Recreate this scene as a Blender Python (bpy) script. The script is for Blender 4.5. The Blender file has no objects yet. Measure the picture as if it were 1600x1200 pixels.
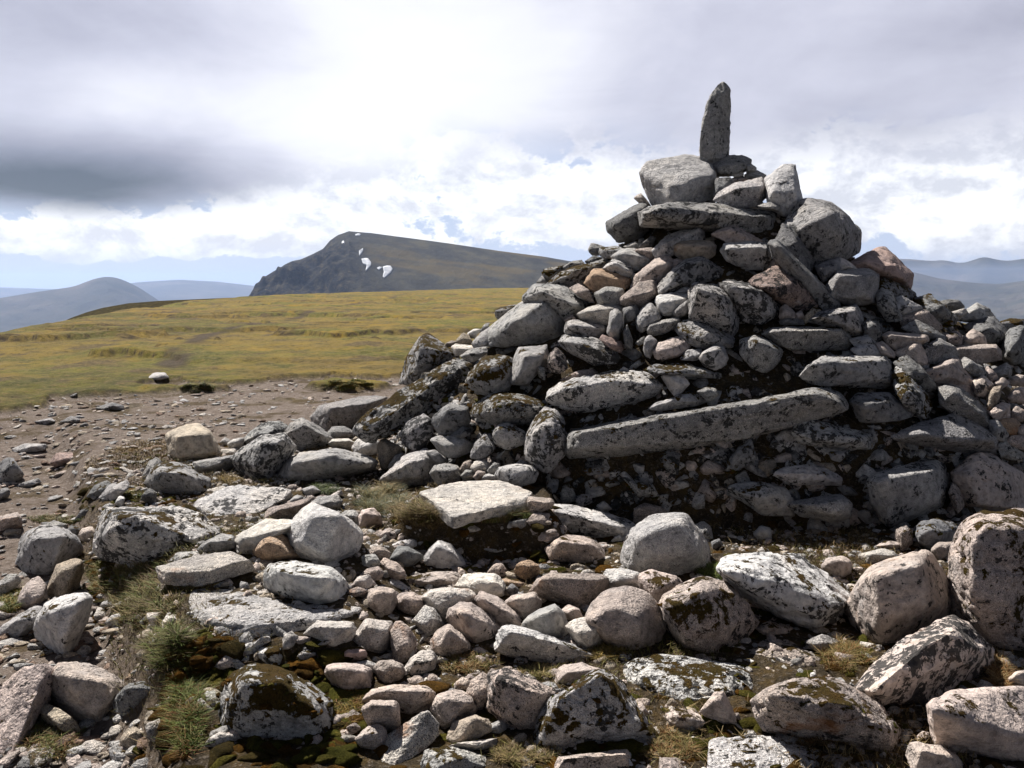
import bpy, bmesh, math, random
import numpy as np
from mathutils import Vector
S = bpy.context.scene
COL = S.collection
# ------------------------------------------------------------ camera, sun, sky, exposure
F, TH, CZ = 1300.0, math.radians(7.02), 1.6
cam = bpy.data.cameras.new('camera'); co = bpy.data.objects.new('camera', cam); COL.objects.link(co)
cam.sensor_width = 36.0; cam.lens = 36.0*F/1600; cam.clip_start = .05; cam.clip_end = 90000
co.location = (0, 0, CZ); co.rotation_euler = (math.pi/2-TH, 0, 0)
S.camera = co
SUN = Vector((-.38, .50, .78)).normalized()
sl = bpy.data.lights.new('sun', 'SUN'); sl.energy = 5.0; sl.angle = math.radians(.5); sl.color = (1, .965, .92)
so = bpy.data.objects.new('sun', sl); COL.objects.link(so); so.rotation_euler = (-SUN).to_track_quat('-Z', 'Y').to_euler()
S.view_settings.view_transform = 'Standard'; S.view_settings.look = 'None'
S.view_settings.exposure = 0.85; S.view_settings.gamma = 1
S.render.engine = 'CYCLES'
S.cycles.max_bounces = 3; S.cycles.diffuse_bounces = 2; S.cycles.glossy_bounces = 1; S.cycles.volume_bounces = 0
S.cycles.use_denoising = True; S.cycles.use_adaptive_sampling = True; S.cycles.adaptive_threshold = .02

def cs(th=TH): return math.cos(th), math.sin(th)
CT, ST = cs()
def raydir(u, v):                                  # photo pixel (1600x1200) -> direction in the world
    x = (np.asarray(u, float)-800)/F; y = (600-np.asarray(v, float))/F
    return np.stack([x, CT+y*ST, -ST+y*CT], -1)

# ------------------------------------------------------------ node helpers
def N(t, typ, ins=None, **props):
    n = t.nodes.new(typ)
    for k, v in props.items(): setattr(n, k, v)
    for k, v in (ins or {}).items():
        s = n.inputs[k]
        if hasattr(v, 'is_output'): t.links.new(v, s)
        else: s.default_value = v
    return n
def M(t, op, a, b=None, c=None):
    n = t.nodes.new('ShaderNodeMath'); n.operation = op
    for i, v in enumerate((a, b, c)):
        if v is None: continue
        if hasattr(v, 'is_output'): t.links.new(v, n.inputs[i])
        else: n.inputs[i].default_value = v
    return n.outputs[0]
def MIX(t, f, a, b, mode='MIX'):
    n = t.nodes.new('ShaderNodeMix'); n.data_type = 'RGBA'; n.blend_type = mode; n.clamp_factor = True
    for i, v in ((0, f), (6, a), (7, b)):
        if hasattr(v, 'is_output'): t.links.new(v, n.inputs[i])
        else: n.inputs[i].default_value = v if i == 0 else (tuple(v)+(1,))[:4]
    return n.outputs[2]
def SM(t, x, a, b):
    n = t.nodes.new('ShaderNodeMapRange'); n.interpolation_type = 'SMOOTHSTEP'; n.clamp = True
    for i, v in ((0, x), (1, a), (2, b)):
        if hasattr(v, 'is_output'): t.links.new(v, n.inputs[i])
        else: n.inputs[i].default_value = v
    return n.outputs[0]
def NZ(t, vec, scale, detail=4, rough=.55, dist=0., col=False):
    n = N(t, 'ShaderNodeTexNoise', {'Vector': vec, 'Scale': scale, 'Detail': detail, 'Roughness': rough, 'Distortion': dist})
    return n.outputs['Color' if col else 'Fac']
def RAMP(t, f, stops):
    n = t.nodes.new('ShaderNodeValToRGB'); e = n.color_ramp.elements
    while len(e) < len(stops): e.new(.5)
    for q, (p, c) in zip(e, stops): q.position = p; q.color = (tuple(c)+(1,))[:4]
    t.links.new(f, n.inputs[0]); return n.outputs[0]

CLOUDS = [(640, 80, 230, 130, .30), (330, 165, 250, 55, .16), (110, 280, 225, 46, -.50), (-20, 300, 130, 50, -.14), (0, 20, 260, 75, -.20), (260, 20, 260, 50, -.08),
          (560, 230, 260, 60, .06), (1030, 180, 170, 80, -.05), (1080, 60, 150, 70, -.04), (1520, 180, 130, 110, -.10), (1350, 70, 120, 60, .06)]
HEAPS = [(720, 320, 330, 65, .16), (90, 384, 110, 15, .17), (350, 382, 120, 22, .14), (470, 340, 100, 45, .10), (1350, 310, 260, 70, .16), (230, 350, 60, 18, .08), (200, 440, 500, 30, -.22), (1450, 400, 300, 20, -.1)]
LIFT = [(90, 262, 240, 72, .13), (1500, 300, 200, 150, .02), (1030, 240, 200, 50, .03)]
HAZE = 8e-5
MOSSBEDS = [(500, 1050, 40, 40, 90), (530, 1140, 40, 50, 90), (330, 1020, 30, 40, 70), (420, 1175, 60, 20, 60), (290, 1090, 20, 60, 70), (160, 900, 20, 40, 50), (250, 800, 50, 12, 60), (1160, 970, 30, 20, 30), (1120, 1160, 30, 30, 40), (940, 1165, 50, 10, 50), (850, 880, 40, 20, 50)]
TUFTS = [
 ('dark hanging grass on the shaded face of the bank at the left', 262, 1015, 40, 36, 1600, .14, 'olive brown green'),
 ('olive grass between the tan grooved stone and the bank', 158, 905, 20, 26, 700, .12, 'olive green straw'),
 ('dark green tussock standing on the bare path', 308, 608, 30, 8, 700, .16, 'green grey olive brown'),
 ('low green grassy hummock between the path and the cairn', 548, 602, 44, 9, 1200, .08, 'green olive gold'),
 ('bright green tuft between the big smooth rounded and great tilted boulders', 1112, 896, 22, 14, 420, .13, 'green green olive'),
 ('straw and rust tuft at the bottom left beside the slabby rock', 72, 1158, 55, 30, 800, .10, 'straw rust olive green'),
 ('grey-green spiky tuft behind the left end of the flat white slab', 592, 782, 46, 26, 2200, .17, 'grey grey olive straw'),
 ('withered brown tuft at the left front corner of the flat white slab', 662, 806, 50, 22, 2600, .20, 'brown straw brown olive'),
 ('olive turf fringe under the front edge of the flat white slab', 768, 806, 56, 13, 2600, .19, 'olive brown green straw'),
 ('shaggy grass bank left of the broad whitish slab', 225, 930, 62, 60, 2600, .12, 'olive straw brown green'),
 ('bright green grass edging the bare path at the bottom left', 292, 1105, 28, 85, 1900, .12, 'green green olive rust'),
 ('combed straw grass in front of the flat whitish flagstone', 275, 912, 66, 14, 1100, .09, 'straw olive brown'),
 ('straw tuft left of the ridge-backed boulder', 1318, 1030, 42, 26, 900, .11, 'straw olive rust'),
 ('small green tuft under the loaf-shaped boulder', 508, 766, 24, 9, 420, .11, 'grey green'),
 ('rusty grass at the shaded right foot of the ridge-backed boulder', 1562, 1056, 16, 30, 450, .11, 'rust rust straw'),
 ('pale straw turf at the bottom edge left of the peaked boulder', 820, 1182, 55, 16, 900, .07, 'straw olive brown'),
 ('brown turf on the right of the peaked boulder', 1048, 1168, 40, 30, 1000, .08, 'rust straw olive'),
 ('straw grass at the foot of the disc-like boulder', 950, 1026, 30, 12, 500, .09, 'straw olive gold'),
 ('short grass behind the dark rough-pitted boulder', 845, 1052, 36, 10, 500, .07, 'olive straw'),
 ('dry grass behind the small pink block in the stone field', 730, 1040, 46, 14, 700, .07, 'straw olive rust'),
 ('green grass at the left edge below the rounded dark boulder', 12, 936, 24, 24, 600, .10, 'green olive gold'),
 ('pale straw wisps right of the hunched grey boulder', 356, 752, 24, 8, 260, .10, 'straw straw gold'),
 ('green moss-grass at the path edge below the hunched boulder', 214, 772, 22, 12, 500, .06, 'green gold olive'),
 ('thin green grass behind the rounded dark boulder at the left', 88, 812, 46, 8, 500, .07, 'green olive straw'),
 ('golden moss turf right of the large rust-mossed boulder', 540, 1105, 26, 40, 900, .05, 'gold rust olive'),
 ('short straw turf along the top of the broad banded slab', 1290, 1160, 70, 8, 500, .06, 'straw rust brown'),
]
# ------------------------------------------------------------ sky
w = bpy.data.worlds.new('World'); S.world = w; w.use_nodes = True
t = w.node_tree; t.nodes.clear()
tc = N(t, 'ShaderNodeTexCoord').outputs['Generated']
sx = N(t, 'ShaderNodeSeparateXYZ', {0: tc}).outputs
az = M(t, 'ARCTAN2', sx[0], sx[1]); el = M(t, 'ARCSINE', sx[2])
sky = N(t, 'ShaderNodeTexSky', sky_type='NISHITA', sun_disc=False, sun_elevation=math.asin(SUN.z), sun_rotation=math.atan2(SUN.x, SUN.y) % (2*math.pi), altitude=1200, air_density=1.2, dust_density=1.5).outputs[0]
zz = M(t, 'ADD', M(t, 'MAXIMUM', sx[2], 0), .16)
pl = N(t, 'ShaderNodeCombineXYZ', {0: M(t, 'DIVIDE', sx[0], zz), 1: M(t, 'DIVIDE', sx[1], zz), 2: 3.3}).outputs[0]
big = NZ(t, pl, .55, 7, .52, .6); fine = NZ(t, pl, 1.7, 8, .58, .4)
pv = N(t, 'ShaderNodeCombineXYZ', {0: az, 1: M(t, 'MULTIPLY', el, 1.5), 2: .7}).outputs[0]
puff = NZ(t, pv, 10.5, 9, .64, .15); puff2 = NZ(t, pv, 3.6, 6, .55, .5)
def G(u, v, su, sv):
    d = raydir(u, v); a0 = math.atan2(d[0], d[1]); e0 = math.asin(d[2]/np.linalg.norm(d))
    q = M(t, 'ADD', M(t, 'POWER', M(t, 'ABSOLUTE', M(t, 'DIVIDE', M(t, 'SUBTRACT', az, a0), su/F)), 2),
          M(t, 'POWER', M(t, 'ABSOLUTE', M(t, 'DIVIDE', M(t, 'SUBTRACT', el, e0), sv/F)), 2))
    return M(t, 'EXPONENT', M(t, 'MULTIPLY', q, -.5))
V = M(t, 'ADD', .62, M(t, 'MULTIPLY', M(t, 'SUBTRACT', big, .5), .36))
V = M(t, 'ADD', V, M(t, 'MULTIPLY', M(t, 'SUBTRACT', fine, .5), .34))
V = M(t, 'ADD', V, M(t, 'MULTIPLY', M(t, 'SUBTRACT', puff2, .5), .42))
def SUMG(v, lst):
    for u_, v_, su, sv, amp in lst: v = M(t, 'ADD', v, M(t, 'MULTIPLY', G(u_, v_, su, sv), amp))
    return v
V = SUMG(V, CLOUDS)
back = SM(t, M(t, 'ABSOLUTE', az), .75, 1.5); high = SM(t, el, .45, 1.0)  # unseen sky overhead and behind, darkened to dim fill light on front faces
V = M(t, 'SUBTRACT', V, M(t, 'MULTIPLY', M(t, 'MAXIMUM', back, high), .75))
strat = RAMP(t, V, [(0, (.06, .066, .09)), (.22, (.235, .238, .30)), (.42, (.415, .41, .485)), (.62, (.61, .605, .69)), (.82, (.88, .875, .92)), (1, (1, 1, 1))])
heap = M(t, 'ADD', M(t, 'MULTIPLY', puff, .8), M(t, 'MULTIPLY', puff2, .35))
cum = SM(t, SUMG(heap, HEAPS), .58, .625)                                   # crisp cumulus heaps near the horizon, pale blue between
pvo = N(t, 'ShaderNodeVectorMath', {0: pv, 1: (.016, -.022, 0)}, operation='ADD').outputs[0]
rel = M(t, 'SUBTRACT', NZ(t, pvo, 10.5, 9, .64, .15), puff)
cumc = RAMP(t, M(t, 'ADD', .5, M(t, 'MULTIPLY', rel, 1.9)), [(.30, (.70, .71, .77)), (.47, (.90, .905, .94)), (.58, (1.06, 1.06, 1.06))])
lowc = MIX(t, cum, MIX(t, SM(t, el, .10, .0), (.50, .58, .76), (.56, .64, .80)), cumc)
lift = SUMG(M(t, 'ADD', el, M(t, 'MULTIPLY', M(t, 'SUBTRACT', puff2, .5), .10)), LIFT)
cl = MIX(t, SM(t, lift, .125, .20), lowc, strat)
hz = SM(t, el, .05, .0)
cl = MIX(t, M(t, 'MULTIPLY', hz, .7), cl, (.56, .64, .80))
cl = MIX(t, 1.0, cl, (6.1, 6.1, 6.2), 'MULTIPLY')
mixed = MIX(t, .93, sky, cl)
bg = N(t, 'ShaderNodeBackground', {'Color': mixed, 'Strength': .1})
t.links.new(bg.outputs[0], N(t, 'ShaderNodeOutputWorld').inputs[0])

# ------------------------------------------------------------ numpy noise
def _h(ix, iy, iz, s):
    h = (ix*374761393 + iy*668265263 + iz*2147483647 + s*974634541) & 0xffffffff
    h = ((h ^ (h >> 13))*1274126177) & 0xffffffff
    h = ((h ^ (h >> 15))*2246822519) & 0xffffffff
    return ((h ^ (h >> 16)) & 0xffff)/32767.5-1.0
def vn(P, s=0):
    P = np.asarray(P, float); i = np.floor(P).astype(np.int64); f = P-i; f = f*f*f*(f*(f*6-15)+10)
    x, y, z = i[..., 0], i[..., 1], i[..., 2]; fx, fy, fz = f[..., 0], f[..., 1], f[..., 2]
    L = lambda a, b, k: a+(b-a)*k
    return L(L(L(_h(x, y, z, s), _h(x+1, y, z, s), fx), L(_h(x, y+1, z, s), _h(x+1, y+1, z, s), fx), fy),
             L(L(_h(x, y, z+1, s), _h(x+1, y, z+1, s), fx), L(_h(x, y+1, z+1, s), _h(x+1, y+1, z+1, s), fx), fy), fz)
def fbm(P, o=4, s=0, g=.5):
    P = np.asarray(P, float); r = 0; a = 1; n = 0
    for k in range(o):
        r = r+a*vn(P*(2.03**k)+k*7.31, s+k); n += a; a *= g
    return r/n
def f2(x, y, sc, o=3, s=0): return fbm(np.stack([x*sc, y*sc, np.zeros_like(x)+s*1.7], -1), o, s)
def ss(a, b, x):
    k = np.clip((x-a)/(b-a), 0, 1); return k*k*(3-2*k)

# ------------------------------------------------------------ the lie of the land
PATH = [(-5.6, 13.6), (-6.9, 17), (-8.0, 20), (-9.4, 26), (-9.7, 35), (-10.4, 52), (-12.9, 105)]
def dpath(x, y):
    d = np.full(np.shape(x), 1e9)
    for (ax, ay), (bx, by) in zip(PATH[:-1], PATH[1:]):
        ux, uy = bx-ax, by-ay; k = np.clip(((x-ax)*ux+(y-ay)*uy)/(ux*ux+uy*uy), 0, 1)
        d = np.minimum(d, np.hypot(x-ax-k*ux, y-ay-k*uy))
    return d
def ell(x, y, cx, cy, rx, ry): return np.sqrt(((x-cx)/rx)**2+((y-cy)/ry)**2)
def mound(x, y):
    dx, dy = x-2.05, y-7.95
    rn = np.sqrt((dx/np.where(dx < 0, 3.35, 3.0))**2+(dy/np.where(dy < 0, 2.7, 3.0))**2)
    z = np.interp(rn, [0, .12, .25, .55, .8, .9, .95, 1.02, 1.1], [2.42, 2.40, 2.20, 1.46, .91, .66, .45, .03, 0])
    c = np.interp(x, [2, 3.2, 3.85, 4.3, 4.9, 6.5, 9], [0, 1.75, 1.62, 1.42, 1.2, .9, 0])
    return np.maximum(z, c*np.clip(1-np.abs(y-8.4)/1.9, 0, 1)**.9)
def lowpath(x, y): return ss(-.05, .32, (-1.05-(y-2.6)*.58)+.10*f2(x, y, 1.3, 2, 5)-x)
def zones(x, y):
    r = np.hypot(x, y); lo = lowpath(x, y)
    edge = 13.9+1.5*f2(x, y, .35, 3, 11)+1.7*f2(x, y, 1.1, 3, 12)
    grass = ss(0, .25, r-edge)
    for e in (ell(x, y, -7.2, 12.1, 2.3, .75), ell(x, y, -2.45, 12.5, .62, .4), ell(x, y, -4.6, 12.2, .38, .28)):
        grass = np.maximum(grass, ss(1.12, .88, e+.18*f2(x, y, 2.2, 2, 13)))
    isl = f2(x, y, .75, 3, 19)+.25*f2(x, y, 3, 2, 20)
    grass = np.maximum(grass, ss(.24, .34, isl)*ss(11.3, 12.2, r)*np.where(x < -2.2, 1, 0)*(dpath(x, y) > .8))
    pth = .4*ss(.5, .05, dpath(x, y)+.2*f2(x, y, 1.0, 2, 14))*ss(-.35, .1, f2(x, y, .5, 2, 15))
    grass = grass*(1-pth*np.where(r > 12, 1, 0))
    grav = np.maximum(np.maximum(lo*ss(15, 14, r), ss(8.6, 9.6, r)*(x < 3)), ss(6.3, 7.3, y+.5*f2(x, y, 1.5, 2, 17))*ss(-.9, -1.5, x))*(1-grass)
    return grass, np.maximum(grav, pth*(r > 12)), r
BQ = [-4, -1.5, -.62, -.54, -.46, -.37, -.32, -.15, .015, .2, .4, .7, 4]; BR = [20, 20, 25, 33, 48, 70, 84, 134, 200, 200, 40, 20, 20]
def hags(x, y, r):
    f = fbm(np.stack([x*.20, y*.42, x*0+9.1], -1), 4, 21)+.30*f2(x, y, 1.3, 2, 22)
    return ss(-.04, .04, f-.06), ss(15, 19, r)*ss(190, 90, r)*ss(-.22, .0, f2(x, y, .21, 2, 23))
def ground(x, y, core=False):
    x = np.asarray(x, float); y = np.asarray(y, float)
    g, v, r = zones(x, y)
    z = -.24*lowpath(x, y)*ss(11, 7, y)+.022*f2(x, y, 2.6, 4, 18)*ss(17, 15, r)
    z = z+.035*f2(x, y, 1.1, 3, 1)*ss(14, 8, r)+.014*f2(x, y, 5.5, 2, 2)*ss(16, 9, r)
    z = z+g*(.085+.05*f2(x, y, .8, 3, 3)+.035*f2(x, y, 3.2, 2, 4))+.16*f2(x, y, .09, 2, 6)*ss(14, 30, r)
    hm, hf = hags(x, y, r); z = z-.15*(1-hm)*hf*g
    z = z+.21*ss(4.70, 4.84, y+.05*f2(x, y, 4, 2, 7))*ss(6.4, 5.5, y)*ss(-.8, -.55, x)*ss(.42, .2, x)   # the turf step under the white slab
    z = z+.14*ss(3.15, 3.3, y+.05*f2(x, y, 4, 2, 8))*ss(5.4, 4.4, y)*ss(-.30, -.05, x+1.3+(y-3.3)*.4)*ss(-.5, -.8, x)
    z = z+(np.maximum(mound(2.05+(x-2.05)*1.05, 7.95+(y-7.95)*1.05)-.09, 0) if core else mound(x, y))
    q = np.where(y > .5, x/np.maximum(y, .5), np.sign(x)*4); d = np.maximum(r-np.interp(q, BQ, BR), 0)
    return z-np.minimum(np.minimum(d*d/260, d*.33), 398)
GX0, GY0, GS = -16., .4, .025
_gx, _gy = np.meshgrid(np.arange(GX0, 9, GS), np.arange(GY0, 20, GS)); GRID = ground(_gx, _gy)
def gfast(x, y):
    i = np.clip(((x-GX0)/GS+.5).astype(int), 0, GRID.shape[1]-1); j = np.clip(((y-GY0)/GS+.5).astype(int), 0, GRID.shape[0]-1); return GRID[j, i]
def hit(u, v, far=260.):                           # where the ray through a photo pixel meets the ground
    D = raydir(np.ravel(u), np.ravel(v)); n = len(D)
    ts = np.concatenate([np.arange(1.2, 12, .03), np.arange(12, 19.5, .1), np.geomspace(19.5, far, 130)])
    out = np.full(n, far); done = np.zeros(n, bool); prev = ts[0]
    for a in ts[1:]:
        P = D*a; idx = np.where(~done)[0]
        if len(idx) == 0: break
        below = CZ+P[idx, 2] < (gfast if a < 19 else ground)(P[idx, 0], P[idx, 1])
        out[idx[below]] = (a+prev)/2; done[idx[below]] = True; prev = a
    return out, D
def hitp(u, v):
    tt, D = hit(u, v); P = D*tt[:, None]; P[:, 2] += CZ; return P

# ------------------------------------------------------------ object helpers
def link(name, verts, faces, mat, smooth=True, loc=(0, 0, 0), kind=None, label=None, cat=None, group=None, parent=None):
    me = bpy.data.meshes.new(name); v = np.asarray(verts, np.float32)
    fa = np.asarray(faces, np.int32)
    me.vertices.add(len(v)); me.vertices.foreach_set('co', v.ravel())
    k = fa.shape[1]; me.loops.add(fa.size); me.loops.foreach_set('vertex_index', fa.ravel())
    me.polygons.add(len(fa)); me.polygons.foreach_set('loop_start', np.arange(0, fa.size, k, dtype=np.int32))
    me.polygons.foreach_set('use_smooth', np.full(len(fa), smooth, bool))
    me.update(calc_edges=True); me.validate()
    if mat: me.materials.append(mat)
    o = bpy.data.objects.new(name, me); COL.objects.link(o); o.location = loc
    if kind: o['kind'] = kind
    if label: o['label'] = label
    if cat: o['category'] = cat
    if group: o['group'] = group
    if parent: o.parent = parent
    return o
def attr(o, name, data, typ='FLOAT_COLOR'):
    a = o.data.attributes.new(name, typ, 'POINT')
    d = np.asarray(data, np.float32)
    if typ == 'FLOAT_COLOR': d = np.concatenate([d, np.ones((len(d), 1), np.float32)], 1); a.data.foreach_set('color', d.ravel())
    else: a.data.foreach_set('value', d.ravel())
def newmat(name):
    m = bpy.data.materials.new(name); m.use_nodes = True; m.node_tree.nodes.clear(); return m, m.node_tree
def fin(t, col, rough=.9, bump=None, bs=.6, bd=.01, spec=.15):
    b = N(t, 'ShaderNodeBsdfPrincipled', {'Roughness': rough, 'Specular IOR Level': spec})
    t.links.new(col, b.inputs['Base Color'])
    if bump is not None:
        n = N(t, 'ShaderNodeBump', {'Height': bump, 'Strength': bs, 'Distance': bd}); t.links.new(n.outputs[0], b.inputs['Normal'])
    t.links.new(b.outputs[0], N(t, 'ShaderNodeOutputMaterial').inputs[0]); return b

# ------------------------------------------------------------ granite
def granite(name, atype):
    m, t = newmat(name)
    def A(n, out): return N(t, 'ShaderNodeAttribute', attribute_name=n, attribute_type=atype).outputs[out]
    tint = A('tint', 'Color'); wear = N(t, 'ShaderNodeSeparateColor', {0: A('wear', 'Color')}).outputs
    rnd = N(t, 'ShaderNodeObjectInfo').outputs['Random']
    off = N(t, 'ShaderNodeCombineXYZ', {0: M(t, 'MULTIPLY', rnd, 97), 1: M(t, 'MULTIPLY', rnd, 53), 2: M(t, 'MULTIPLY', rnd, 31)}).outputs[0]
    P = N(t, 'ShaderNodeVectorMath', {0: N(t, 'ShaderNodeTexCoord').outputs['Object'], 1: off}, operation='ADD').outputs[0]
    r2 = M(t, 'FRACT', M(t, 'MULTIPLY', rnd, 7.31)); r3 = M(t, 'FRACT', M(t, 'MULTIPLY', rnd, 13.7)); gk = M(t, 'ADD', .12, M(t, 'MULTIPLY', r2, 1.0))
    nz = N(t, 'ShaderNodeSeparateXYZ', {0: N(t, 'ShaderNodeNewGeometry').outputs['Normal']}).outputs[2]
    broad = NZ(t, P, 3.5, 5, .6); mid = NZ(t, P, 24, 4, .65); grain = NZ(t, P, 120, 3, .7); speck = NZ(t, P, 260, 2, .6)
    vor = N(t, 'ShaderNodeTexVoronoi', {'Vector': P, 'Scale': 75.0, 'Randomness': 1.0}).outputs['Distance']
    c = MIX(t, 1.0, tint, RAMP(t, broad, [(.25, (.62, .63, .66)), (.5, (1, 1, 1)), (.75, (1.25, 1.2, 1.12))]), 'MULTIPLY')
    c = MIX(t, 1.0, c, RAMP(t, mid, [(.28, (.42, .42, .42)), (.48, (1, 1, 1)), (.72, (1.4, 1.38, 1.35))]), 'MULTIPLY')
    c = MIX(t, M(t, 'MULTIPLY', SM(t, grain, .52, .68), gk), c, MIX(t, 1.0, c, (1.75, 1.68, 1.6), 'MULTIPLY'))          # feldspar
    c = MIX(t, M(t, 'MULTIPLY', SM(t, speck, .53, .62), M(t, 'MULTIPLY', gk, .95)), c, (.035, .034, .034))                 # mica
    L = wear[0]                                                                             # black crust lichen
    ln = NZ(t, P, M(t, 'ADD', 4.5, M(t, 'MULTIPLY', r3, 8)), 5, .72, .5); lf = NZ(t, P, 34, 4, .7)
    lm = SM(t, M(t, 'ADD', M(t, 'MULTIPLY', ln, .6), M(t, 'MULTIPLY', lf, .42)), M(t, 'SUBTRACT', .645, M(t, 'MULTIPLY', L, .205)), M(t, 'SUBTRACT', .675, M(t, 'MULTIPLY', L, .205)))
    pn = NZ(t, P, 5.0, 5, .6, .8)
    pm = M(t, 'MULTIPLY', SM(t, pn, .57, .64), M(t, 'MULTIPLY', L, 1.0))                        # pale lichen rosettes
    c = MIX(t, M(t, 'MULTIPLY', pm, .6), c, (.42, .41, .40))
    c = MIX(t, M(t, 'MULTIPLY', lm, .93), c, MIX(t, mid, (.010, .010, .011), (.045, .044, .042)))
    ro = SM(t, NZ(t, P, 4.2, 6, .6, .4), .60, .70)                                          # iron and orange stain
    c = MIX(t, M(t, 'MULTIPLY', ro, M(t, 'MULTIPLY', wear[2], .8)), c, (.34, .15, .055))
    mn = NZ(t, P, 6.5, 6, .68)
    mk = M(t, 'ADD', M(t, 'ADD', mn, M(t, 'MULTIPLY', nz, .10)), M(t, 'MULTIPLY', M(t, 'SUBTRACT', lf, .5), .50))
    Ms = wear[1]
    mm = M(t, 'MULTIPLY', SM(t, mk, M(t, 'SUBTRACT', .70, M(t, 'MULTIPLY', Ms, .24)), M(t, 'SUBTRACT', .74, M(t, 'MULTIPLY', Ms, .24))), SM(t, Ms, .02, .1))
    mfur = NZ(t, P, 150, 3, .75)
    mc = MIX(t, NZ(t, P, 9, 4, .6), (.045, .045, .009), (.105, .050, .010))
    mc = MIX(t, 1.0, mc, RAMP(t, mfur, [(.3, (.35, .35, .35)), (.65, (1.5, 1.5, 1.4))]), 'MULTIPLY')
    c = MIX(t, mm, c, mc)
    bmp = M(t, 'ADD', M(t, 'MULTIPLY', mid, 1.0), M(t, 'MULTIPLY', gk, M(t, 'ADD', M(t, 'MULTIPLY', vor, .45), M(t, 'MULTIPLY', grain, .60))))
    bmp = M(t, 'SUBTRACT', bmp, M(t, 'MULTIPLY', lm, -.10))
    bmp = M(t, 'ADD', bmp, M(t, 'MULTIPLY', mm, M(t, 'ADD', .6, M(t, 'MULTIPLY', mfur, 1.6))))
    fin(t, c, .92, bmp, 1.0, .024, .12)
    return m
STONE = granite('granite', 'OBJECT'); RUBBLE = granite('granite_rubble', 'GEOMETRY')

# ------------------------------------------------------------ stones
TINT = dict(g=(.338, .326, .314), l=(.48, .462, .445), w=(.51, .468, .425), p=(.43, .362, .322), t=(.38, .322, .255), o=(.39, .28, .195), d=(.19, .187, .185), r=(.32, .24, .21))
def ico(n):
    bm = bmesh.new(); bmesh.ops.create_icosphere(bm, subdivisions=n, radius=1)
    v = np.array([q.co[:] for q in bm.verts]); f = np.array([[q.index for q in p.verts] for p in bm.faces]); bm.free(); return v, f
ICO = {n: ico(n) for n in (1, 2, 3, 4, 5, 6)}
def normals(v, f):
    a = v[f]; n = np.cross(a[:, 1]-a[:, 0], a[:, 2]-a[:, 0]); o = np.zeros_like(v)
    for k in range(3):
        for c in range(3): o[:, c] += np.bincount(f[:, k], n[:, c], len(v))
    return o/np.maximum(np.linalg.norm(o, axis=1, keepdims=True), 1e-12)
def hull_planes(P):
    bm = bmesh.new()
    for p in P: bm.verts.new(p)
    r = bmesh.ops.convex_hull(bm, input=bm.verts[:])
    junk = [e for e in r['geom_interior']+r['geom_unused'] if isinstance(e, bmesh.types.BMVert)]
    bmesh.ops.delete(bm, geom=list(set(junk)), context='VERTS')
    bm.normal_update(); c = np.mean([v.co[:] for v in bm.verts], axis=0); pl = []
    for f in bm.faces:
        n = np.array(f.normal[:]); h = np.dot(n, f.verts[0].co)
        if np.dot(n, c) > h: n, h = -n, -h
        if np.linalg.norm(n) < .5: continue
        for q in pl:
            if np.dot(q[0], n) > .985 and abs(q[1]-h) < 1e-3+.02*abs(h): break
        else: pl.append((n, h))
    V = np.array([v.co[:] for v in bm.verts]); bm.free()
    return np.array([q[0] for q in pl]), np.array([q[1] for q in pl]), V
def rock(P, P0, p, rough, rng, lev, cuts=0, strat=0, cutlo=.88):
    """a solid stone filling the convex hull of P, with edges rounded by p and a weathered skin"""
    n, h, HV = hull_planes(P)
    c = (HV.max(0)+HV.min(0))/2*.4+HV.mean(0)*.6
    size = float(np.prod(np.maximum(HV.max(0)-HV.min(0), .01))**(1/3))
    if cuts:
        k = rng.normal(size=(cuts, 3)); k /= np.linalg.norm(k, axis=1, keepdims=True)
        sup = ((HV-c)@k.T).max(0); n = np.concatenate([n, k]); h = np.concatenate([h, k@c+sup*rng.uniform(cutlo, .99, cuts)])
    hc = np.maximum(h-n@c, .02*size)
    Q = HV-c; C = Q.T@Q/len(Q); ev, E = np.linalg.eigh(C); sc = np.sqrt(np.maximum(ev, (.06*size)**2))
    U, Fc = ICO[lev]; D = (U*sc)@E.T; D = D/np.linalg.norm(D, axis=1, keepdims=True)
    s = np.maximum(D@n.T, 1e-6)/hc
    mx = s.max(1, keepdims=True); r = 1/(mx[:, 0]*(((s/mx)**p).sum(1))**(1/p))
    V = c+D*(r*(1+.55/p))[:, None]
    nr = normals(V, Fc); o = rng.uniform(-50, 50, 3)
    a = np.zeros(len(V))
    for fr, am, oc in ((1.9, .016, 2), (5.0, .013, 3), (13, .010, 3)): a += am*rough*size*fbm((V-c)/size*fr+o, oc, int(rng.integers(900)))
    rd = 1-np.abs(fbm((V-c)/size*np.array([3, 3, 5])+o+9, 3, 77)); a -= rough*size*.05*np.clip(rd-.86, 0, 1)/.14*.5     # a few cracks
    if strat: a += strat*size*.02*np.sin(((V-c)@np.array([.2, .1, .97]))/size*34+4*fbm((V-c)/size*2+o, 2, 5))
    return V+nr*a[:, None], Fc, size
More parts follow.
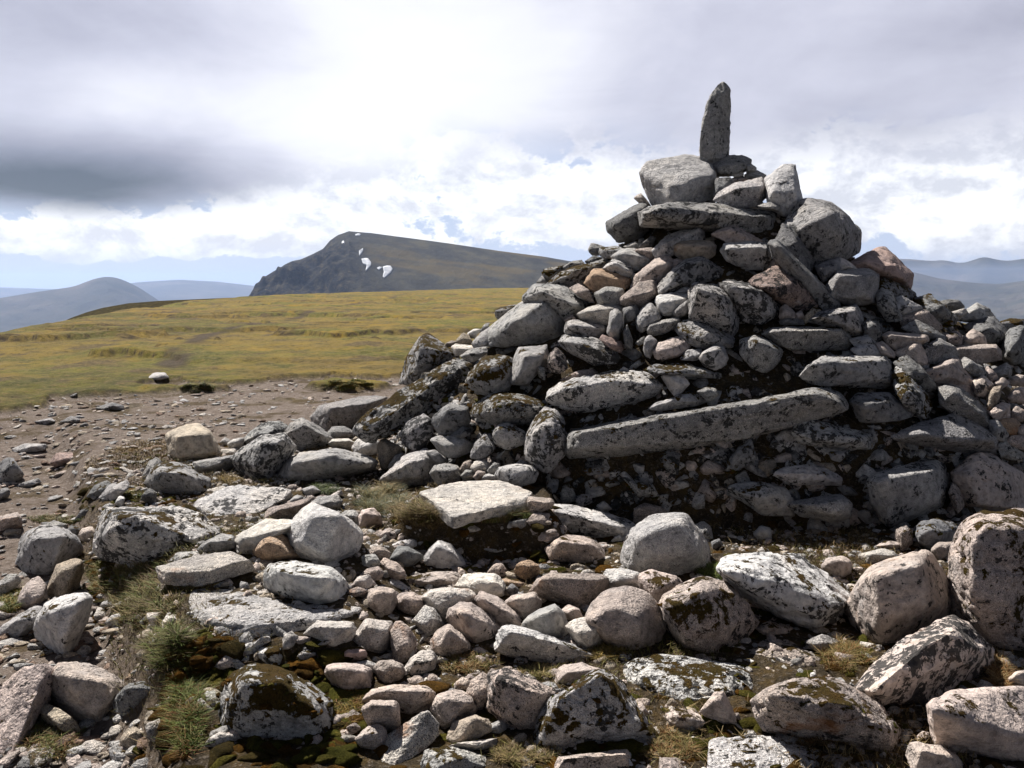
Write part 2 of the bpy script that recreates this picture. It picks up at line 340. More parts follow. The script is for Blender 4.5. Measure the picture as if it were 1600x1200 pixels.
def fit(V, org, poly):                            # stretch a stone so that its real width and height are those measured
    R_, U_, Fw = np.array([1, 0, 0.]), np.array([0, ST, CT]), np.array([0, CT, -ST])
    for _ in range(2):
        W = V+org; W = W-np.array([0, 0, CZ]); d = W@Fw; px = 800+F*(W@R_)/d; py = 600-F*(W@U_)/d; dm = d.mean()
        sx = np.clip(np.ptp(poly[:, 0])/np.ptp(px), .8, 1.3); sy = np.clip(np.ptp(poly[:, 1])/np.ptp(py), .8, 1.3)
        cu, cv = (px.max()+px.min())/2, (py.max()+py.min())/2; c = V.mean(0)
        a, b = (V-c)@R_, (V-c)@U_
        V = V+np.outer(a*(sx-1)+((poly[:, 0].max()+poly[:, 0].min())/2-cu)*dm/F, R_)+np.outer(b*(sy-1)-((poly[:, 1].max()+poly[:, 1].min())/2-cv)*dm/F, U_)
    return V
NAMES = dict(s='stone', b='boulder', l='slab', p='standing_stone', c='pebble')
CATS = dict(s='stone', b='boulder', l='stone slab', p='upright stone', c='pebble')
def build_stones(txt):
    group = None; rows = []
    for ln in txt.strip().splitlines():
        if ln.startswith('#'): group = ln[1:].strip(); continue
        if '|' in ln: rows.append((group,)+tuple(ln.split('|')))
    polys = [np.array([[float(a) for a in q.split(',')] for q in r[5].split()]) for r in rows]
    alln = np.concatenate(polys); T_all, _ = hit(alln[:, 0], alln[:, 1]); k = 0; foot = []
    base = np.array([[ (p[:, 0].min()+p[:, 0].max())/2*.5+p[p[:, 1].argmax(), 0]*.5, min(p[:, 1].max(), 1215)] for p in polys])
    T_base, _ = hit(base[:, 0], base[:, 1])
    for i, (gr, code, label, look, opts, _, ridge) in enumerate(rows):
        poly = polys[i]; poly = poly.mean(0)+(poly-poly.mean(0))*1.035; ts = T_all[k:k+len(poly)]; k += len(poly); rng = np.random.default_rng(100+i)
        op = dict(q.split('=') for q in opts.split(',') if '=' in q); lk = look.split(',')
        d0 = float(op['D']) if 'D' in op else T_base[i] if T_base[i] < 14 or 'path' in gr else (7.75 if poly[:, 0].mean() < 1330 else 8.2)
        d0 += float(op.get('dd', 0)); wpx = np.ptp(poly[:, 0]); hpx = np.ptp(poly[:, 1])
        wm, hm = wpx/F*d0, hpx/F*d0
        T = float(op['T'])*d0/6*1.0 if 'T' in op else .85*math.sqrt(wm*hm)
        T = min(T, 1.3*max(wm, hm)); ybot, ytop = poly[:, 1].max(), poly[:, 1].min()
        fr = (ybot-poly[:, 1])/max(hpx, 1); D = raydir(poly[:, 0], poly[:, 1])
        P_ = int(lk[3]); pts = []
        if 'flat' in op:
            th = float(op['flat']); zt = CZ+raydir(*base[i])[2]*d0+th
            tt = (zt-CZ)/D[:, 2]; top = D*tt[:, None]
            top[:, 2] += rng.uniform(-.01, .01, len(top)); pts = [top, top*np.array([1, 1, 1])+np.array([0, .02, -th*.8])]
            A = np.concatenate(pts)
        else:
            kk = float(op.get('k', .62))
            dep = d0+np.minimum(np.maximum(ts-d0, 0), T*kk/.62*.75)*.75*(kk/.62)**.5+.12*T
            yw = float(op.get('yaw', rng.uniform(-.15, .45) if P_ < 2 else 0)); yaw = lambda u: np.clip(yw*(u-poly[:, 0].mean())/F*d0, -.5*T, .5*T)
            dep = dep+yaw(poly[:, 0])+T*(.12 if P_ < 2 else .05)*rng.uniform(-1, 1, len(dep))
            out = D*dep[:, None]; pts = [out]
            cx, cy = poly.mean(0)
            if ridge.strip():
                R = np.array([[float(a) for a in q.split(',')] for q in ridge.split()])
                fq = np.clip((ybot-R[:, 1])/max(hpx, 1), 0, 1)
                if kk > .85: dr = np.interp(fq, np.sort(fr), dep[np.argsort(fr)])-.22*T
                else: dr = d0-.20*T+.10*T*fq+yaw(R[:, 0])
                pts.append(raydir(R[:, 0], R[:, 1])*dr[:, None])
            else:
                c0 = np.array([cx+rng.uniform(-.15, .15)*wpx, cy+rng.uniform(-.10, .10)*hpx])
                if P_ == 2: Rp = c0+(poly-np.array([cx, cy]))*np.array([.62, .5])*rng.uniform(.8, 1.1, (len(poly), 1))
                else:
                    nk = int(rng.integers(2, 4))+P_; an = rng.uniform(0, 6.28)+np.arange(nk)*6.283/nk
                    Rp = c0+np.stack([np.cos(an)*wpx*.30, np.sin(an)*hpx*.20], 1)*rng.uniform(.5, 1.1, (nk, 1))
                fq = np.clip((ybot-Rp[:, 1])/max(hpx, 1), 0, 1); dr = d0-T*rng.uniform(.12, .28, len(fq))+.12*T*fq+yaw(Rp[:, 0])
                pts.append(raydir(Rp[:, 0], Rp[:, 1])*dr[:, None])
            bk = np.array([cx, cy+.03*hpx])+(poly-np.array([cx, cy]))*(.9 if P_ < 2 else .8)
            B3 = raydir(bk[:, 0], bk[:, 1])*(dep+(.5 if P_ < 2 else .45)*T)[:, None]; pts.append(B3)
            if P_ == 2:
                bk = np.array([cx, cy+.05*hpx])+(poly-np.array([cx, cy]))*.5; pts.append(raydir(bk[:, 0], bk[:, 1])*(dep+.75*T)[:, None])
            A = np.concatenate(pts)
        A[:, 2] += CZ
        org = A.mean(0); org[2] = A[:, 2].min(); A = A-org
        mx = max(wpx, hpx); lev = 5 if mx > 78 else 4 if mx > 34 else 3
        if mx > 190: lev = 6
        V_, F_, size = rock(A, None, {0: 130, 1: 80, 2: 46}[P_], {0: .75, 1: .9, 2: .8}[P_]*(1.35 if int(lk[1])+int(lk[2]) > 7 else 1), rng, lev, int(op.get('cuts', {0: 8, 1: 14, 2: 9}[P_])), 0, .95 if ridge.strip() else .85)
        if 'flat' not in op: V_ = fit(V_, org, poly)
        o = link(NAMES[code], V_, F_, STONE, True, org, None, label, CATS[code], gr)
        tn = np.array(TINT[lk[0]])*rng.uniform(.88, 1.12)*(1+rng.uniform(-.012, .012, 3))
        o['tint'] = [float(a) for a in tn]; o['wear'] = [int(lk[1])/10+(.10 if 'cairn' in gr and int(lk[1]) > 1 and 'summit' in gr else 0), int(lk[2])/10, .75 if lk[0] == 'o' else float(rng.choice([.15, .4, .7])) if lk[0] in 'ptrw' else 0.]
        if int(lk[2]) >= 4:
            nr_ = normals(V_, F_); ok = np.where((nr_[:, 2] > .25) & (nr_[:, 1] < .75))[0]
            for cc_ in rng.choice(ok, int(lk[2])-1):
                near = ok[np.linalg.norm(V_[ok]-V_[cc_], axis=1) < .15*size+.02]
                for q_ in rng.choice(near, min(len(near), 7)): foot.append(np.append(V_[q_]+org, min(.018+.10*size*rng.uniform(.3, 1), .05)))
    return foot
STONES = """
#stones of the summit cairn
p|tall pointed claw-shaped grey stone standing upright on top of the cairn|g,3,0,1|T=.2,k=.1,dd=.12,cuts=0|1128,129 1135,131 1141,140 1142,166 1138,195 1139,250 1116,262 1093,252 1094,210 1101,172 1112,146 1120,134|1126,150 1114,200 1114,240
b|big pale squarish block on the cap slab, leaning against the pointed stone|l,1,0,0|T=.5|1000,268 1012,255 1070,242 1100,246 1119,262 1122,278 1115,318 1050,327 1022,325 1006,292|1050,290 1114,276 1050,316
s|rounded grey stone propping the pointed stone on its right|g,2,0,2||1112,256 1142,242 1162,243 1174,250 1172,264 1150,276 1120,276|
s|little grey stone peeping out behind the stone propping the pointed one|g,2,0,2||1166,258 1174,256 1182,262 1181,270 1166,271|
s|thin pale stone sloping at the right of the tiny pebble near the top|g,1,0,1||1163,274 1178,265 1197,274 1193,283 1168,285|
c|tiny pale pebble wedged high up right of the big pale block|w,0,0,2||1142,271 1151,264 1162,268 1162,275 1150,279|
s|small flat brownish stone under the tiny pebble near the top|p,2,0,1||1138,281 1148,277 1168,275 1180,277 1165,287 1140,289|
s|dark little stone in the gap right of the big pale block|d,3,0,1||1119,279 1140,277 1150,290 1124,312 1114,306|
s|low pale wedge lying between the big pale block and the upright triangular block|l,2,0,0||1115,313 1125,300 1148,287 1189,277 1196,285 1199,308 1182,324 1142,324|1150,296 1192,292
b|upright triangular pale block at the right end of the cap slab|l,2,0,0|T=.3|1195,280 1222,259 1242,257 1246,280 1255,317 1249,334 1225,338 1199,322|1206,300 1244,300 1224,306
l|long dark-spotted cap slab carrying the topmost stones of the cairn|g,5,0,1|T=.7,cuts=1|1000,327 1017,320 1085,316 1145,316 1180,323 1212,327 1226,340 1207,367 1190,368 1145,354 1095,349 1070,355 1005,353|1008,332 1090,326 1200,336
s|thin flat stone lying on the right end of the cap slab|g,2,0,1|dd=-.1|1183,321 1202,316 1218,322 1216,329 1192,328|
l|dark slab tilted up to the right under the left end of the cap slab|d,3,0,0|T=.4|947,347 1002,317 1012,320 1004,340 1014,360 1000,374 967,379 950,362|958,350 1002,326 990,362
s|small pale chip at the left foot of the big pale block|w,1,0,0||991,309 1002,302 1010,312 1017,322 1002,320|
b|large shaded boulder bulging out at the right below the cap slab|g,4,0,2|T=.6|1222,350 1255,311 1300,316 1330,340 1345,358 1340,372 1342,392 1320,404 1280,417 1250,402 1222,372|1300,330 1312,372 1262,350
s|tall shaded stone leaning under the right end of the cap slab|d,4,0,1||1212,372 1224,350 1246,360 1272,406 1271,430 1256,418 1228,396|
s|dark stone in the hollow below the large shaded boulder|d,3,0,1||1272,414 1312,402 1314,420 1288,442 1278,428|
s|grey stone rising to the right just under the cap slab, beside the tan brick|l,3,0,1||1019,391 1040,370 1090,349 1100,360 1101,376 1070,380 1052,384 1047,401 1025,404|1040,378 1092,358
s|smooth tan brick-shaped stone in the upper cairn|t,0,0,2|T=.3,dd=-.05|1049,383 1062,375 1110,377 1119,384 1117,400 1102,409 1070,409 1055,399|1064,382 1108,384
s|pinkish orange-stained stone under the middle of the cap slab|p,2,0,0||1112,366 1144,350 1150,353 1192,377 1182,384 1158,388 1138,380|1142,358 1172,376
s|lumpy pale stone right of the tan brick with a dark underside|l,4,0,1||1126,392 1132,380 1170,382 1180,377 1202,382 1206,402 1192,422 1160,420 1136,408|1140,388 1196,388
l|long dark bar sloping down to the right beside the reddish boulder|d,3,0,0|T=.2|1201,381 1210,375 1228,392 1272,432 1310,466 1312,479 1286,484 1272,462 1240,422 1206,402|1212,384 1262,430 1304,470
b|reddish black-blotched boulder below the sloping bar|r,5,0,1||1170,442 1188,428 1216,416 1236,420 1260,440 1280,464 1280,479 1250,489 1220,472 1190,452|
b|grey boulder with black lichen on top, touching the dark round-cornered boulder|g,6,1,1|T=.4|1123,444 1138,437 1190,448 1208,460 1222,484 1212,500 1184,508 1160,504 1152,482 1142,460|1140,448 1196,462 1204,490
b|dark round-cornered boulder in the middle of the cairn slope|g,5,0,1|T=.45,dd=-.05|1075,462 1080,445 1088,442 1122,445 1146,462 1155,484 1154,514 1144,526 1110,508 1078,502|1090,452 1130,462 1140,500
s|blackened grey stone with a steep left face above the dark round-cornered boulder|g,5,0,0||1028,448 1040,430 1070,406 1096,401 1132,424 1128,436 1080,444 1056,452 1030,460|1064,420 1098,408 1060,444
s|pinkish stone in an upward point left of the blackened steep-faced stone|p,2,0,1||985,454 992,432 1020,406 1040,400 1053,406 1050,424 1030,444 1010,447|1024,416 1046,412
s|small pink stone tucked behind the pinkish pointed one, under the tan brick|p,1,0,1||1046,408 1058,404 1068,408 1054,424 1045,422|
s|smooth grey rounded stone left of the small chips below the tilted dark slab|g,1,0,2||955,402 972,390 990,388 1016,406 1012,412 992,424 982,416 968,410|976,396 1000,402
s|small angular chip just right of the smooth rounded grey stone high on the left|p,2,0,0||992,390 1018,387 1024,402 1016,408 1000,398|
s|small rounded stone at the top left corner of the cairn slope, against the sky|g,2,0,2||919,391 924,380 936,384 945,387 938,398 926,400|
s|low mossy grey stone on the skyline left of the smooth rounded one|g,3,3,2||937,388 960,384 975,388 958,403 944,405 936,398|
s|small grey stone on the ledge below the tilted dark slab|g,2,0,2||974,386 992,377 1001,384 992,390|
s|narrow dark wedge rising under the tilted dark slab|d,2,0,0||998,388 1018,369 1025,372 1019,388|
s|small dark mossy stone on the left skyline of the cairn|d,3,4,1||914,408 928,399 941,402 940,410 920,414|
s|whitish stone with a dark fissured right side on the upper left slope|l,4,0,1||942,420 958,405 976,407 987,416 991,430 984,438 974,432 956,426|962,412 982,424
b|orange-tan smooth boulder on the upper left slope of the cairn|o,1,0,1||913,442 928,421 950,420 972,429 985,436 983,447 974,454 948,453 930,459|930,430 966,438
b|broad grey stone with golden moss on top at the left skyline|g,4,5,1||855,446 880,422 940,405 955,405 946,420 926,424 916,442 911,449 886,450|886,432 930,414
s|small grey stone above the mossy broad one on the left skyline|g,3,1,1||879,419 894,408 908,406 914,414 884,424|
s|orange-mossed little stone at the far left skyline, below the broad grey one|g,2,7,1||847,429 852,420 880,415 883,420 866,436 855,441|
s|tiny grey stone under the orange-mossed one at the far left skyline|g,2,1,1||838,443 848,431 859,440 854,446|
b|flat-topped grey boulder with dark front, above the large left-shoulder boulder|g,4,0,0|T=.5|817,465 836,444 886,446 914,466 916,482 896,494 882,500 868,482 852,465 818,470|846,456 900,478
s|small brown chip between the flat-topped boulder and the coarse grey stone|p,3,2,0||890,450 904,443 921,456 929,474 916,470|
s|coarse grey stone under the orange-tan boulder|g,2,0,2||929,459 948,448 974,452 976,472 966,480 938,479|
s|pinkish flat-topped stone with a shadowed front in the left slope|p,1,0,0||970,464 1000,440 1020,438 1029,446 1029,459 1004,482 976,478 969,474|984,464 1020,456
s|smooth whitish round-ended stone beside the dark round-cornered boulder|l,1,0,2||1023,469 1028,460 1054,457 1078,460 1081,472 1054,494 1036,492 1026,482|
s|thin curved grey stone between the whitish stone and the dark round-cornered boulder|g,1,0,1|dd=-.05|1051,491 1060,480 1078,468 1078,490 1060,498|
s|small pale stone peeping over the smooth whitish round-ended stone|l,1,0,2||1053,460 1066,447 1079,450 1080,460|
b|large smooth grey boulder on the left shoulder of the cairn|g,3,0,2|T=.6|749,534 760,517 792,499 816,472 846,461 864,475 884,506 878,528 860,537 810,541 770,542 752,538|800,505 848,474 862,510
s|narrow grey stone against the left end of the large shoulder boulder|g,2,0,1||737,536 752,520 767,513 756,536 752,545 740,545|
s|mossy stone sticking out behind the large left-shoulder boulder|g,3,5,1||773,487 780,480 806,476 794,493 779,502 774,496|
s|white-topped small stone left of the large shoulder boulder|l,1,0,2||730,522 738,515 751,514 742,529 732,528|
s|tiny pale stone high behind the white-topped small one on the left shoulder|l,1,0,1||749,520 758,506 765,505 758,516|
s|tan triangular stone behind the flat pale one on the left shoulder|t,1,0,0||710,535 724,520 733,524 739,536 728,541|
s|low brown stone between the mossy peaked boulder and the tan triangular stone|p,2,1,1||694,540 706,532 714,533 709,544|
s|flat pale-topped stone on the left shoulder, right of the mossy peak|w,0,0,0||705,542 712,537 738,540 741,544 728,554 712,556|714,545 732,546
s|grey lichened stone below the flat pale-topped one on the left shoulder|g,4,1,1||719,557 736,546 759,542 762,551 741,566 730,564|
b|peaked boulder with rust moss streaks at the left foot of the cairn|g,5,6,1|T=.5|624,600 636,560 652,534 660,523 670,521 690,535 714,552 718,562 680,580 646,598|660,536 688,550 650,578
l|long mossy black-patched slab leaning up to the right at the cairn's left foot|g,6,5,1|T=.3,k=.3|553,680 566,656 600,628 640,600 700,565 720,560 736,566 738,578 710,602 652,654 604,682 580,691 564,687|588,664 640,627 700,590 728,570
b|pale grey boulder wrapped in thick orange moss, above the left hollow|g,3,8,2||736,580 758,556 800,554 803,576 797,610 772,618 746,614 728,600|
b|smooth slate-grey angular stone right of the moss-wrapped boulder|g,1,1,0|T=.35|796,594 802,576 803,556 810,542 854,539 857,560 840,582 824,602 800,600|820,556 846,556 812,586
s|pinkish black-blotched chunk right of the slate-grey angular stone|p,6,0,0||854,572 858,556 870,544 887,562 887,576 874,584 864,582|
s|narrow grey sliver hanging beside the pinkish black-blotched chunk|g,2,2,0||839,572 852,573 852,594 842,588|
b|mossy grey boulder over the round dark stones left of the long slab|g,4,7,2|T=.4|737,650 746,632 764,617 790,613 820,619 854,627 842,648 824,662 790,664 770,658 748,656|
s|rounded dark stone under the mossy boulder, left of the tall rounded one|g,5,3,2||770,674 780,662 800,661 821,674 821,696 790,702 772,692|
s|dark stone slanting in the left hollow under the mossy boulder|g,3,2,1||735,712 744,692 762,676 773,690 771,704 750,718|
s|flat dark grey stone lying in the mouth of the left hollow|g,3,0,1||673,687 684,681 720,682 739,692 737,704 716,714 700,716 684,702|
s|black and white lichened round stone under the leaning mossy slab|g,6,0,2||625,676 636,660 660,647 675,656 677,680 664,698 644,704 630,696|
s|blackish boulder deep in the hollow behind the leaning mossy slab|d,3,0,2||675,654 700,632 732,636 736,656 728,670 704,680 684,680|
s|dark stone on the floor of the left hollow behind the flat grey one|d,3,0,1||702,682 724,666 736,670 736,682 720,685|
b|tall rounded stone standing at the left end of the great long slab|g,5,3,2|T=.4|819,708 822,684 836,656 850,637 866,643 881,656 886,680 888,704 868,722 862,736 850,739 838,730 822,720|
b|long oval pale stone lying above the left end of the great long slab|l,4,2,2|T=.5|855,624 860,610 880,596 912,588 970,579 1000,580 1020,589 1033,602 1024,616 1000,626 940,640 910,644 884,640 860,630|880,608 960,592 1010,600
s|bright pink-white chunk on the moss right of the long oval stone|w,0,0,0||1033,588 1044,583 1064,582 1067,591 1077,600 1064,614 1054,619 1045,608|1048,590 1064,600
l|great long slab lying nearly level across the lower cairn face|g,4,1,0|T=.6,dd=-.1|884,694 888,682 902,669 960,659 1040,650 1064,641 1120,632 1216,621 1246,618 1290,607 1306,612 1319,628 1318,640 1286,649 1240,660 1204,674 1164,684 1086,696 1040,703 980,711 896,716 886,706|904,676 1064,650 1216,630 1300,618 900,700
s|flat grey stone on the mossy ledge above the great long slab|g,2,2,1||1014,640 1028,630 1046,623 1074,613 1096,615 1105,626 1080,636 1030,642|
s|small rounded stone at the right end of the flat one above the great slab|g,2,1,2||1089,612 1104,605 1118,608 1123,617 1108,628 1100,622|
s|mossy flat stone behind the pink-white chunk on the cairn ledge|g,4,5,1||1010,578 1030,569 1074,567 1100,575 1126,584 1122,592 1086,590 1064,588 1030,584|
s|small rough stone left of the round ball-like stone|g,4,1,1||1063,562 1074,547 1096,545 1098,560 1084,564|
s|round ball-like speckled stone in the middle of the cairn face|g,3,0,2||1092,560 1100,548 1116,539 1130,541 1138,558 1130,573 1116,578 1100,572|
b|grey stone with a blunt right-pointing nose below the lichen-topped boulder|g,3,2,1|T=.35|1156,532 1180,524 1204,533 1223,548 1219,562 1208,576 1194,582 1176,576 1158,554|1184,534 1212,548
l|long thick grey stone lying level below the wedge at the right|g,3,1,1|T=.45|1192,522 1208,512 1240,510 1314,510 1327,518 1330,536 1325,548 1260,548 1230,546 1206,532|1212,518 1312,517
s|grey layered wedge rising to the right above the long thick level stone|g,5,0,0|T=.35|1262,502 1280,488 1338,475 1347,492 1350,522 1334,526 1324,518 1300,512|1284,494 1336,484 1340,516
s|tan mossy stone at the left tip of the layered wedge|t,2,5,0||1254,498 1272,480 1283,484 1281,492 1260,506|
s|small pink round stone right of the lichen-topped grey boulder|p,0,0,2||1219,480 1228,475 1243,488 1243,500 1217,500|
s|tiny brown pebble between the pink round stone and the tan mossy one|p,1,0,2||1242,490 1252,485 1257,496 1246,500|
s|thin flat dark stone under the small pink round stone|d,3,1,1||1217,502 1232,496 1257,500 1257,508 1220,508|
s|grey hollow-sided stone under the dark round-cornered boulder|g,3,1,1||1054,512 1072,500 1116,506 1132,520 1147,528 1145,543 1100,546 1078,538 1060,522|
s|grey oval stone tipped up to the right below the smooth whitish stone|g,2,0,2||1011,515 1018,506 1056,496 1063,500 1052,516 1026,525 1014,522|
s|upright grey stone left of the tipped-up oval one|g,3,0,2||993,500 1000,484 1016,473 1029,488 1033,498 1012,514 1002,520 995,512|
s|shaded grey stone behind the finger-like upright stone|d,2,0,1||973,482 992,476 999,484 993,500 976,504|
s|pinkish-white jagged stone above the brick-like grey stone|w,1,0,0||902,491 920,480 958,472 974,480 977,489 956,494 950,508 912,500|920,486 956,482
s|small dark red chip above the left end of the brick-like grey stone|p,4,1,0||881,500 896,490 905,500 886,504|
s|brick-like dark-fronted grey stone lying level right of the large shoulder boulder|g,4,0,1|T=.3|882,520 885,504 894,500 948,507 950,526 924,530 888,527|890,509 944,514
s|short finger-like stone standing upright right of the brick-like one|g,2,0,2|T=.15,dd=-.06|948,520 953,490 962,483 972,490 975,508 967,530 956,531|
s|small dull red bar-shaped stone below the finger-like upright stone|r,0,0,0|dd=-.08|937,531 942,523 972,535 975,544 970,552 952,542|
s|black and white lichened stone sloping right below the brick-like one|g,6,1,1|T=.4|873,535 884,523 928,529 956,543 968,560 961,569 928,571 896,555 880,544|896,536 948,552
s|dark flat stone set on edge in the gully of the cairn face|d,2,0,1||973,521 980,507 989,532 987,548 976,542|
s|small upright rounded stone left of the pinkish stone in mid cairn|g,1,0,2||1005,546 1009,530 1016,524 1027,534 1023,547 1016,560 1008,556|
s|tiny mossy stone left of the small upright rounded one in mid cairn|g,3,4,1||993,536 1008,525 1007,537 996,541|
s|pinkish-grey rounded stone below the tipped-up oval one|p,3,0,1||1020,550 1030,536 1056,526 1078,529 1081,540 1064,556 1036,563 1024,560|
c|tiny white pebble on top of the long oval pale stone|w,0,0,2|dd=.15|967,580 974,573 982,577 979,584|
s|low rubbly stone behind the left end of the long oval pale stone|p,3,1,0|dd=.1|876,594 904,580 928,577 938,583 912,592 890,596|
s|small grey wedge on the moss behind the long oval pale stone|g,2,3,1|dd=.1|986,572 1000,561 1007,566 994,576|
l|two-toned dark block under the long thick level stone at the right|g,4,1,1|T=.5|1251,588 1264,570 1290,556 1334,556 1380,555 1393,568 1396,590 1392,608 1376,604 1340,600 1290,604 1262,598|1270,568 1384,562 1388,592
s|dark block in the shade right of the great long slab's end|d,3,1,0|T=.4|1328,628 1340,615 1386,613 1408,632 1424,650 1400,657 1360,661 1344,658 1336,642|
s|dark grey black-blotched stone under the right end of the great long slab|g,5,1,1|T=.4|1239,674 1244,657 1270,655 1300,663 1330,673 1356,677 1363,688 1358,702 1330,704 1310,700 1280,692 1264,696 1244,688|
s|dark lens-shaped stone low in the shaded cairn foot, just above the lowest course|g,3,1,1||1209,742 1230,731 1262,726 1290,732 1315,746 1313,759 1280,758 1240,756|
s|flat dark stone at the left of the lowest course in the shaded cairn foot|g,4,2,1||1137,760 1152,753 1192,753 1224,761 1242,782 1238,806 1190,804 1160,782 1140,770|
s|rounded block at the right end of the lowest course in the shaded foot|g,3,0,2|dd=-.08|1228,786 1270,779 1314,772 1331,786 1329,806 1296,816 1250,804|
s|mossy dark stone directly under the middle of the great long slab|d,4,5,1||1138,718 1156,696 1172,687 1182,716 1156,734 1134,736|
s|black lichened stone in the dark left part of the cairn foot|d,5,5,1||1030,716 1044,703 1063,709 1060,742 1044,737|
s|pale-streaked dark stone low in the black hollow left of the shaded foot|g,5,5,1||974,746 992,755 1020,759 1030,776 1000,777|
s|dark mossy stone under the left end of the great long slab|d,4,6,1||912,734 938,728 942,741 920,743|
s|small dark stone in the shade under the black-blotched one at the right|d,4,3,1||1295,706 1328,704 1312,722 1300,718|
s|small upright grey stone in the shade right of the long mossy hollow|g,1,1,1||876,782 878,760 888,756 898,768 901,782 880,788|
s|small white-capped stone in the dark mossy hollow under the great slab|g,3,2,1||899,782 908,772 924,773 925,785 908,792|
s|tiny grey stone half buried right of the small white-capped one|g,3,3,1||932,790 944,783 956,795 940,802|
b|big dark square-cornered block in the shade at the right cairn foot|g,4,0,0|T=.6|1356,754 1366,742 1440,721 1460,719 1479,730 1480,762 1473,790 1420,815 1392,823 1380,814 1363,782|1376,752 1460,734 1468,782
l|flat-topped grey wedge slab above the dark square-cornered block|g,3,0,0|T=.8|1394,680 1440,658 1464,655 1494,646 1506,651 1556,680 1561,710 1548,714 1500,702 1452,698 1404,688|1440,678 1490,688 1552,688
b|pink angular boulder at the right edge above the huge round one|p,3,0,0|T=.6|1486,740 1498,728 1520,712 1530,707 1548,711 1604,744 1604,802 1556,802 1510,790 1496,762|1508,744 1574,738 1580,796 1530,790
s|small upright orange-stained stone left of the pink angular boulder|p,2,1,0||1482,768 1490,755 1499,764 1507,790 1496,802 1487,786|
s|steep grey stone streaked with rust moss, right of the two-toned dark block|g,4,6,1|T=.4|1394,586 1404,573 1426,585 1451,618 1456,636 1448,654 1428,650 1410,628 1396,606|
s|dark stone with a sharp upper edge behind the rust-streaked steep one|d,4,1,0||1395,567 1418,555 1436,569 1456,594 1464,607 1448,613 1436,597 1408,578|
s|pinkish-grey peaked stone in the middle of the right rubble slope|p,3,0,0|T=.4|1446,580 1488,557 1498,561 1520,589 1528,608 1510,605 1472,599 1460,597|1486,566 1484,588
s|smooth grey stone sloping down right, left of the pink rubble|g,2,1,1|T=.4|1466,608 1480,601 1498,605 1528,627 1543,646 1550,670 1532,671 1498,651 1470,635|1490,614 1530,644
s|pinkish flat stone lying along the back of the smooth sloping grey one|p,2,0,1|dd=.1|1460,604 1474,595 1516,601 1530,627 1506,616 1480,606|
b|large pink-brown boulder cresting the right side of the cairn|r,2,0,0|T=.5|1312,420 1376,386 1384,386 1400,399 1408,413 1427,428 1423,452 1408,447 1388,436 1366,426|1350,410 1396,416 1412,436
b|smooth grey layered block under the large pink-brown cresting boulder|g,1,0,0|T=.5|1291,446 1310,422 1360,420 1373,428 1370,474 1344,477 1320,475 1297,466|1310,430 1366,430 1362,466
s|small bright stone peeping between the shaded boulder and pink-brown crest|w,1,0,0||1308,424 1312,403 1326,409 1342,422|
s|mossy ridge-shaped stone right under the pink-brown cresting boulder|g,4,5,1||1371,440 1384,434 1432,459 1432,470 1412,469 1392,463 1373,453|
s|grey lichened stone right of the smooth layered block|g,4,1,1||1367,458 1378,450 1393,457 1405,480 1410,503 1384,503 1373,482|
s|pale grey stone sloping right beneath the mossy ridge-shaped one|g,4,1,1||1395,466 1408,462 1441,480 1425,493 1408,495 1399,478|
b|dark mossy boulder on the right skyline below the ridge-shaped stone|d,4,5,1|T=.4|1427,468 1452,459 1481,483 1497,501 1488,511 1466,507 1450,490|
s|flat dark stone on the right skyline, left of the peaked boulder|d,3,1,1||1465,472 1480,468 1497,469 1507,480 1486,488 1475,482|
b|peaked grey boulder standing on the right skyline|g,3,0,1|T=.4|1494,500 1506,485 1526,473 1546,483 1555,497 1520,505|1526,482 1530,498
s|pale chip on the left side of the peaked skyline boulder|w,1,0,0|dd=-.05|1485,488 1508,482 1512,488 1497,501|
s|tan-pink wedge with a sunlit top above the long flat brown stone|p,2,1,0||1405,498 1440,482 1452,487 1472,512 1460,519 1438,506 1410,510|1438,490 1440,502
s|dark shaded stone in front of the tan-pink wedge|d,3,1,0|dd=-.1|1409,512 1432,500 1450,508 1478,526 1478,535 1452,531 1438,527|
l|long flat brown stone above the pink triangular one at the right|p,2,0,0||1377,524 1392,518 1448,524 1451,533 1436,539 1400,547 1388,537|1394,523 1444,529
s|pink triangular stone standing below the long flat brown one|p,1,0,0||1397,552 1432,531 1440,537 1450,562 1449,570 1434,573 1408,559|1432,540 1436,566
s|grey gabled stone between the pink triangle and the long pink brick|g,2,0,0||1443,542 1468,529 1493,542 1498,560 1490,569 1450,569|1470,536
l|long pink brick-shaped stone lying level in the right rubble|p,1,0,0||1491,548 1498,540 1554,538 1563,548 1565,562 1530,569 1495,567|1500,545 1556,544
s|pink rounded triangle stone above the long pink brick|p,1,0,1||1501,530 1520,514 1539,526 1542,538 1503,542|
s|mottled pink stone left of the pink rounded triangle|p,3,1,1||1473,520 1496,517 1504,524 1502,540 1483,539|
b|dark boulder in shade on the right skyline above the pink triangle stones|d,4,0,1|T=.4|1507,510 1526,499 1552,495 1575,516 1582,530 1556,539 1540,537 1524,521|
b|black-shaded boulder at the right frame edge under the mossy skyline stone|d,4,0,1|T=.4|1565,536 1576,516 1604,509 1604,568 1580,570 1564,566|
s|mossy stone at the right frame edge on the skyline|d,3,6,2||1558,504 1580,497 1604,499 1604,513 1574,518|
s|dark mottled stone right of the layered wedge's tall end|d,5,0,1||1345,510 1356,498 1373,508 1380,530 1366,535 1348,522|
s|grey stone under the dark mottled one at the right of the level stone|g,3,0,1||1327,530 1356,523 1369,534 1368,544 1338,543|
s|white flat stone on top of the two-toned dark block|l,2,0,1||1329,546 1346,536 1366,539 1378,550 1378,559 1340,559|
s|small pink stone right of the white flat one on the two-toned block|p,1,0,1||1367,536 1380,533 1399,550 1399,560 1380,557|
